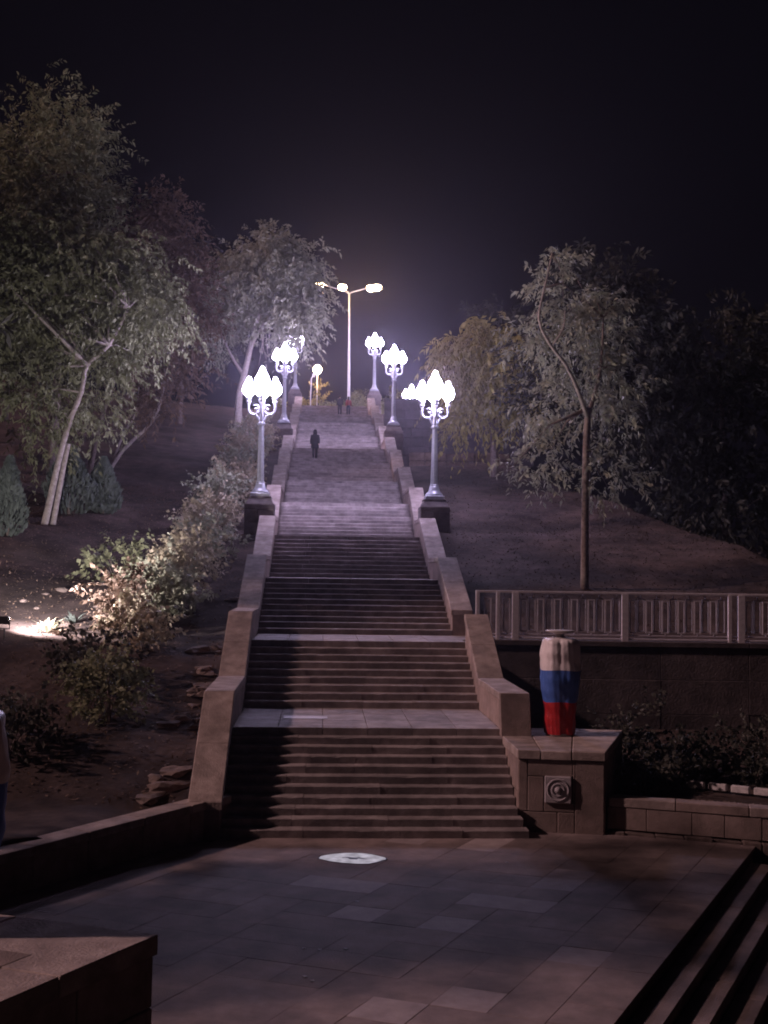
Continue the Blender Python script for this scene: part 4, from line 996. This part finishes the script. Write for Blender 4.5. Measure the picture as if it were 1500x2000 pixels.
for k in range(12):
    x, y = -10.4 + rr.uniform(-1.6, 1.9), 36.0 + rr.uniform(-0.5, 6.0); s_ = rr.uniform(0.08, 0.22)
    bm = bmesh.new(); bmesh.ops.create_icosphere(bm, subdivisions=2, radius=1.0)
    for v in bm.verts:
        n_ = 1 + 0.22 * math.sin(3.1 * v.co.x + k) + 0.2 * math.sin(4.3 * v.co.y + 2 * k)
        v.co = Vector((v.co.x * s_ * 1.4 * n_, v.co.y * s_ * n_, v.co.z * s_ * 0.5 * n_))
    me = bpy.data.meshes.new('rock'); bm.to_mesh(me); bm.free()
    tag(link('rock', me, 'rock', loc=(x, y, hz(x, y) + s_ * 0.1), rz=rr.uniform(0, 6)), 'flat stone lying on the bare slope in the floodlight', 'rock', 'stones in the floodlight')

# ---------------------------------------------------------------- floodlight on the slope
fx, fy = -11.0, 34.4; fz = hz(fx, fy) + 0.32
fl = empty('floodlight', (fx, fy, fz), R(-28)); tag(fl, 'small black floodlight on the slope, shining uphill onto bare earth', 'floodlight')
b = MB(); b.hexa([(-.17, -.05, .13), (.17, -.05, .13), (.17, .06, .13), (-.17, .06, .13)], [(-.17, -.09, .36), (.17, -.09, .36), (.17, .02, .36), (-.17, .02, .36)]); b.build('housing', 'black_plastic', fl, 0.01)
b = MB(); b.tube([(-.2, 0, .25), (-.2, 0, .0), (.2, 0, .0), (.2, 0, .25)], 0.014, 6); b.tube([(0, 0, 0), (0, 0, -0.5)], 0.02, 6); b.build('bracket', 'black_plastic', fl)
b = MB(); b.hexa([(-.15, .058, .16), (.15, .058, .16), (.15, .066, .16), (-.15, .066, .16)], [(-.15, .028, .34), (.15, .028, .34), (.15, .036, .34), (-.15, .036, .34)]); b.build('lens', 'flood', fl)
sd = bpy.data.lights.new('flood_beam', 'SPOT'); sd.energy = 6000; sd.spot_size = R(150); sd.spot_blend = 0.7; sd.color = (1.0, 0.90, 0.95); sd.shadow_soft_size = 0.10
so = bpy.data.objects.new('flood_beam', sd); C.objects.link(so); so.parent = fl; so.location = (0, 0.16, 0.62)
so.rotation_euler = (R(90 + 18), 0, 0)

# ================================================================= people
def person(name, label, feet, rz, H_, top_m, leg_m, hair_m, pose, hood=False, female=False):
    e = empty(name, feet, rz); tag(e, label, 'person')
    s_ = H_ / 1.78; stp = pose.get('step', 0.0); bend = pose.get('bend', 0.0); lz, rz2 = pose.get('lift', (0.0, 0.0))
    hip = 0.93 * s_; sh = 1.46 * s_; hw_ = 0.09 * s_; sw = (0.18 if not female else 0.155) * s_
    def Bd(z): return bend * max(0, z - hip)
    # body: skin modifier over one skeleton
    J = {}; verts = []; rad = []; edges = []
    def jv(n, p_, r_, par=None):
        J[n] = len(verts); verts.append(p_); rad.append(r_)
        if par: edges.append((J[par], J[n]))
    jv('pelvis', (0, 0, hip), 0.125 * s_); jv('waist', (0, Bd(1.12 * s_), 1.12 * s_), 0.115 * s_, 'pelvis'); jv('chest', (0, Bd(1.33 * s_), 1.33 * s_), 0.135 * s_, 'waist')
    jv('neck', (0, Bd(1.5 * s_), 1.50 * s_), 0.055 * s_, 'chest'); jv('jaw', (0, Bd(1.57 * s_) + 0.01, 1.57 * s_), 0.07 * s_, 'neck'); jv('skull', (0, Bd(1.68 * s_), 1.68 * s_), 0.085 * s_, 'jaw')
    for sd_, sg in (('l', -1), ('r', 1)):
        stpy = stp * sg; lf = lz if sg < 0 else rz2
        jv('hip' + sd_, (hw_ * sg, 0, hip - 0.05), 0.095 * s_, 'pelvis'); jv('knee' + sd_, (hw_ * sg * 1.05, stpy * 0.5 + 0.03, 0.50 * s_ + lf * 0.8), 0.06 * s_, 'hip' + sd_)
        jv('ank' + sd_, (hw_ * sg, stpy, 0.09 * s_ + lf), 0.042 * s_, 'knee' + sd_); jv('toe' + sd_, (hw_ * sg * 1.2, stpy + 0.17 * s_, 0.035 + lf), 0.038 * s_, 'ank' + sd_)
        jv('sho' + sd_, (sw * sg, Bd(1.44 * s_), 1.44 * s_), 0.062 * s_, 'chest'); ay = pose.get('arm', 0.0) * -sg
        jv('elb' + sd_, ((sw + 0.07) * sg, Bd(1.17 * s_) + ay * 0.4 - 0.02, 1.17 * s_), 0.045 * s_, 'sho' + sd_)
        jv('wri' + sd_, ((sw + 0.06) * sg, Bd(0.95 * s_) + ay + 0.04, 0.93 * s_), 0.033 * s_, 'elb' + sd_)
        jv('hand' + sd_, ((sw + 0.05) * sg, ay + 0.06, 0.83 * s_), 0.032 * s_, 'wri' + sd_)
    me_ = bpy.data.meshes.new('body'); me_.from_pydata(verts, edges, [])
    ob = link('body', me_, 'skin', e)
    md = ob.modifiers.new('skin', 'SKIN'); md.use_smooth_shade = True
    for i, r_ in enumerate(rad): me_.skin_vertices[0].data[i].radius = (r_, r_)
    me_.skin_vertices[0].data[0].use_root = True
    ob.modifiers.new('sub', 'SUBSURF').levels = 1; ob.modifiers['sub'].render_levels = 2
    def v(n): return Vector(verts[J[n]])
    # jacket
    m2 = MB(); hem = pose.get('hem', 0.82) * s_
    tw_ = (0.205 if not female else 0.175) * pose.get('wide', 1.0)
    m2.tube([(0, 0, hem), (0, Bd(1.05 * s_), 1.05 * s_), (0, Bd(1.25 * s_), 1.25 * s_), (0, Bd(1.4 * s_), 1.40 * s_), (0, Bd(1.48 * s_), 1.49 * s_), (0, Bd(1.53 * s_), 1.535 * s_)],
            [(tw_ * .95 * s_, .15 * s_), (tw_ * .88 * s_, .14 * s_), (tw_ * 1.0 * s_, .15 * s_), (tw_ * 1.04 * s_, .14 * s_), (tw_ * .62 * s_, .10 * s_), (.075 * s_, .075 * s_)], 16)
    for sd_ in 'lr':
        m2.tube([v('sho' + sd_) * 0.999 + Vector((0, 0, 0.01)), v('elb' + sd_), v('wri' + sd_)], [0.082 * s_, 0.062 * s_, 0.05 * s_], 10)
    if hood:
        m2.lathe([(0.10 * s_, 1.46 * s_), (0.125 * s_, 1.55 * s_), (0.122 * s_, 1.66 * s_), (0.095 * s_, 1.76 * s_), (0.03 * s_, 1.81 * s_)], 14, c=(0, Bd(1.6 * s_) - 0.01, 0))
    m2.build('jacket', top_m, e)
    m2 = MB(); m2.tube([(0, 0, 1.02 * s_), (0, 0, 0.93 * s_), (0, 0, 0.80 * s_)], [(.16 * s_, .12 * s_), (.175 * s_, .135 * s_), (.16 * s_, .12 * s_)], 14)
    for sd_ in 'lr':
        m2.tube([v('hip' + sd_) + Vector((0, 0, 0.05)), v('knee' + sd_), v('ank' + sd_) - Vector((0, 0, 0.02))], [0.105 * s_, 0.072 * s_, 0.06 * s_], 12)
    m2.build('trousers', leg_m, e)
    for sd_ in 'lr':
        a = v('ank' + sd_); m2 = MB()
        m2.tube([a + Vector((0, -0.07, -0.045)), a + Vector((0, 0.03, -0.035)), a + Vector((0, 0.13, -0.05)), a + Vector((0, 0.19, -0.06))], [(.04, .04), (.05, .05), (.048, .035), (.03, .022)], 10); m2.build('shoe', 'shoe', e)
    if not hood:
        m2 = MB(); c = (0, Bd(1.68 * s_) - 0.015, 0)
        pr2 = [(0.05, 1.60), (0.09, 1.63), (0.104, 1.69), (0.09, 1.755), (0.04, 1.79), (0, 1.795)]
        if female: pr2 = [(0.07, 1.40), (0.10, 1.45), (0.11, 1.6)] + pr2[1:]
        m2.lathe([(r_ * s_, z_ * s_) for r_, z_ in pr2], 14, c=c); m2.build('hair', hair_m, e)
    return e
def step_z(yl):
    for i, y0, y1, z0, z1, n, h, run in cp:
        if yl < y0: return z0
        if yl < y1: return z0 + (int((yl - y0) / run) + 1) * h
        if yl < LAND[i][1]: return z1
    return LAND[-1][2]
# walker on the eighth flight
yl = 74.62 - D0
wx, wy = s2w(-2.0 + 0.45, yl)
i8 = cp[7]; kk = int((yl - i8[1]) / i8[7]); yl = i8[1] + kk * i8[7] + 0.16
wx, wy = s2w(-1.56, yl)
person('person', 'person in a black hooded coat climbing the upper flights alone', (wx, wy, i8[3] + (kk + 1) * i8[6]), SA, 1.86, 'cloth_black', 'cloth_black', 'hair',
       dict(step=0.15, bend=0.14, arm=0.14, hem=0.66, wide=1.22, lift=(0.0, 0.0)), hood=True)
zz = LAND[11][2]
wx, wy = s2w(0.38, 101.2 - D0)
person('person', 'person in a dark blue jacket and jeans walking beside someone in red', (wx, wy, zz), SA, 1.80, 'cloth_navy', 'cloth_denim', 'hair', dict(step=0.08, arm=0.06))
wx, wy = s2w(1.12, 101.2 - D0)
person('person', 'person in a red top and dark jeans walking beside someone in blue', (wx, wy, zz), SA, 1.70, 'cloth_red', 'cloth_denim', 'hair', dict(step=-0.08, arm=-0.06, hem=0.98), female=True)

# ================================================================= haze
m = bpy.data.materials.new('haze'); m.use_nodes = True; nt = m.node_tree
nt.nodes.remove(nt.nodes['Principled BSDF'])
pv = nt.nodes.new('ShaderNodeVolumePrincipled'); pv.inputs['Color'].default_value = (0.84, 0.78, 0.92, 1); pv.inputs['Density'].default_value = 0.00048; pv.inputs['Anisotropy'].default_value = 0.85
nt.links.new(pv.outputs[0], nt.nodes['Material Output'].inputs['Volume'])
b = MB(); b.box((0, 60, 17.5), (310, 210, 44)); hzo = b.build('haze', m); tag(hzo, 'thin night haze over the whole hillside', kind='stuff')
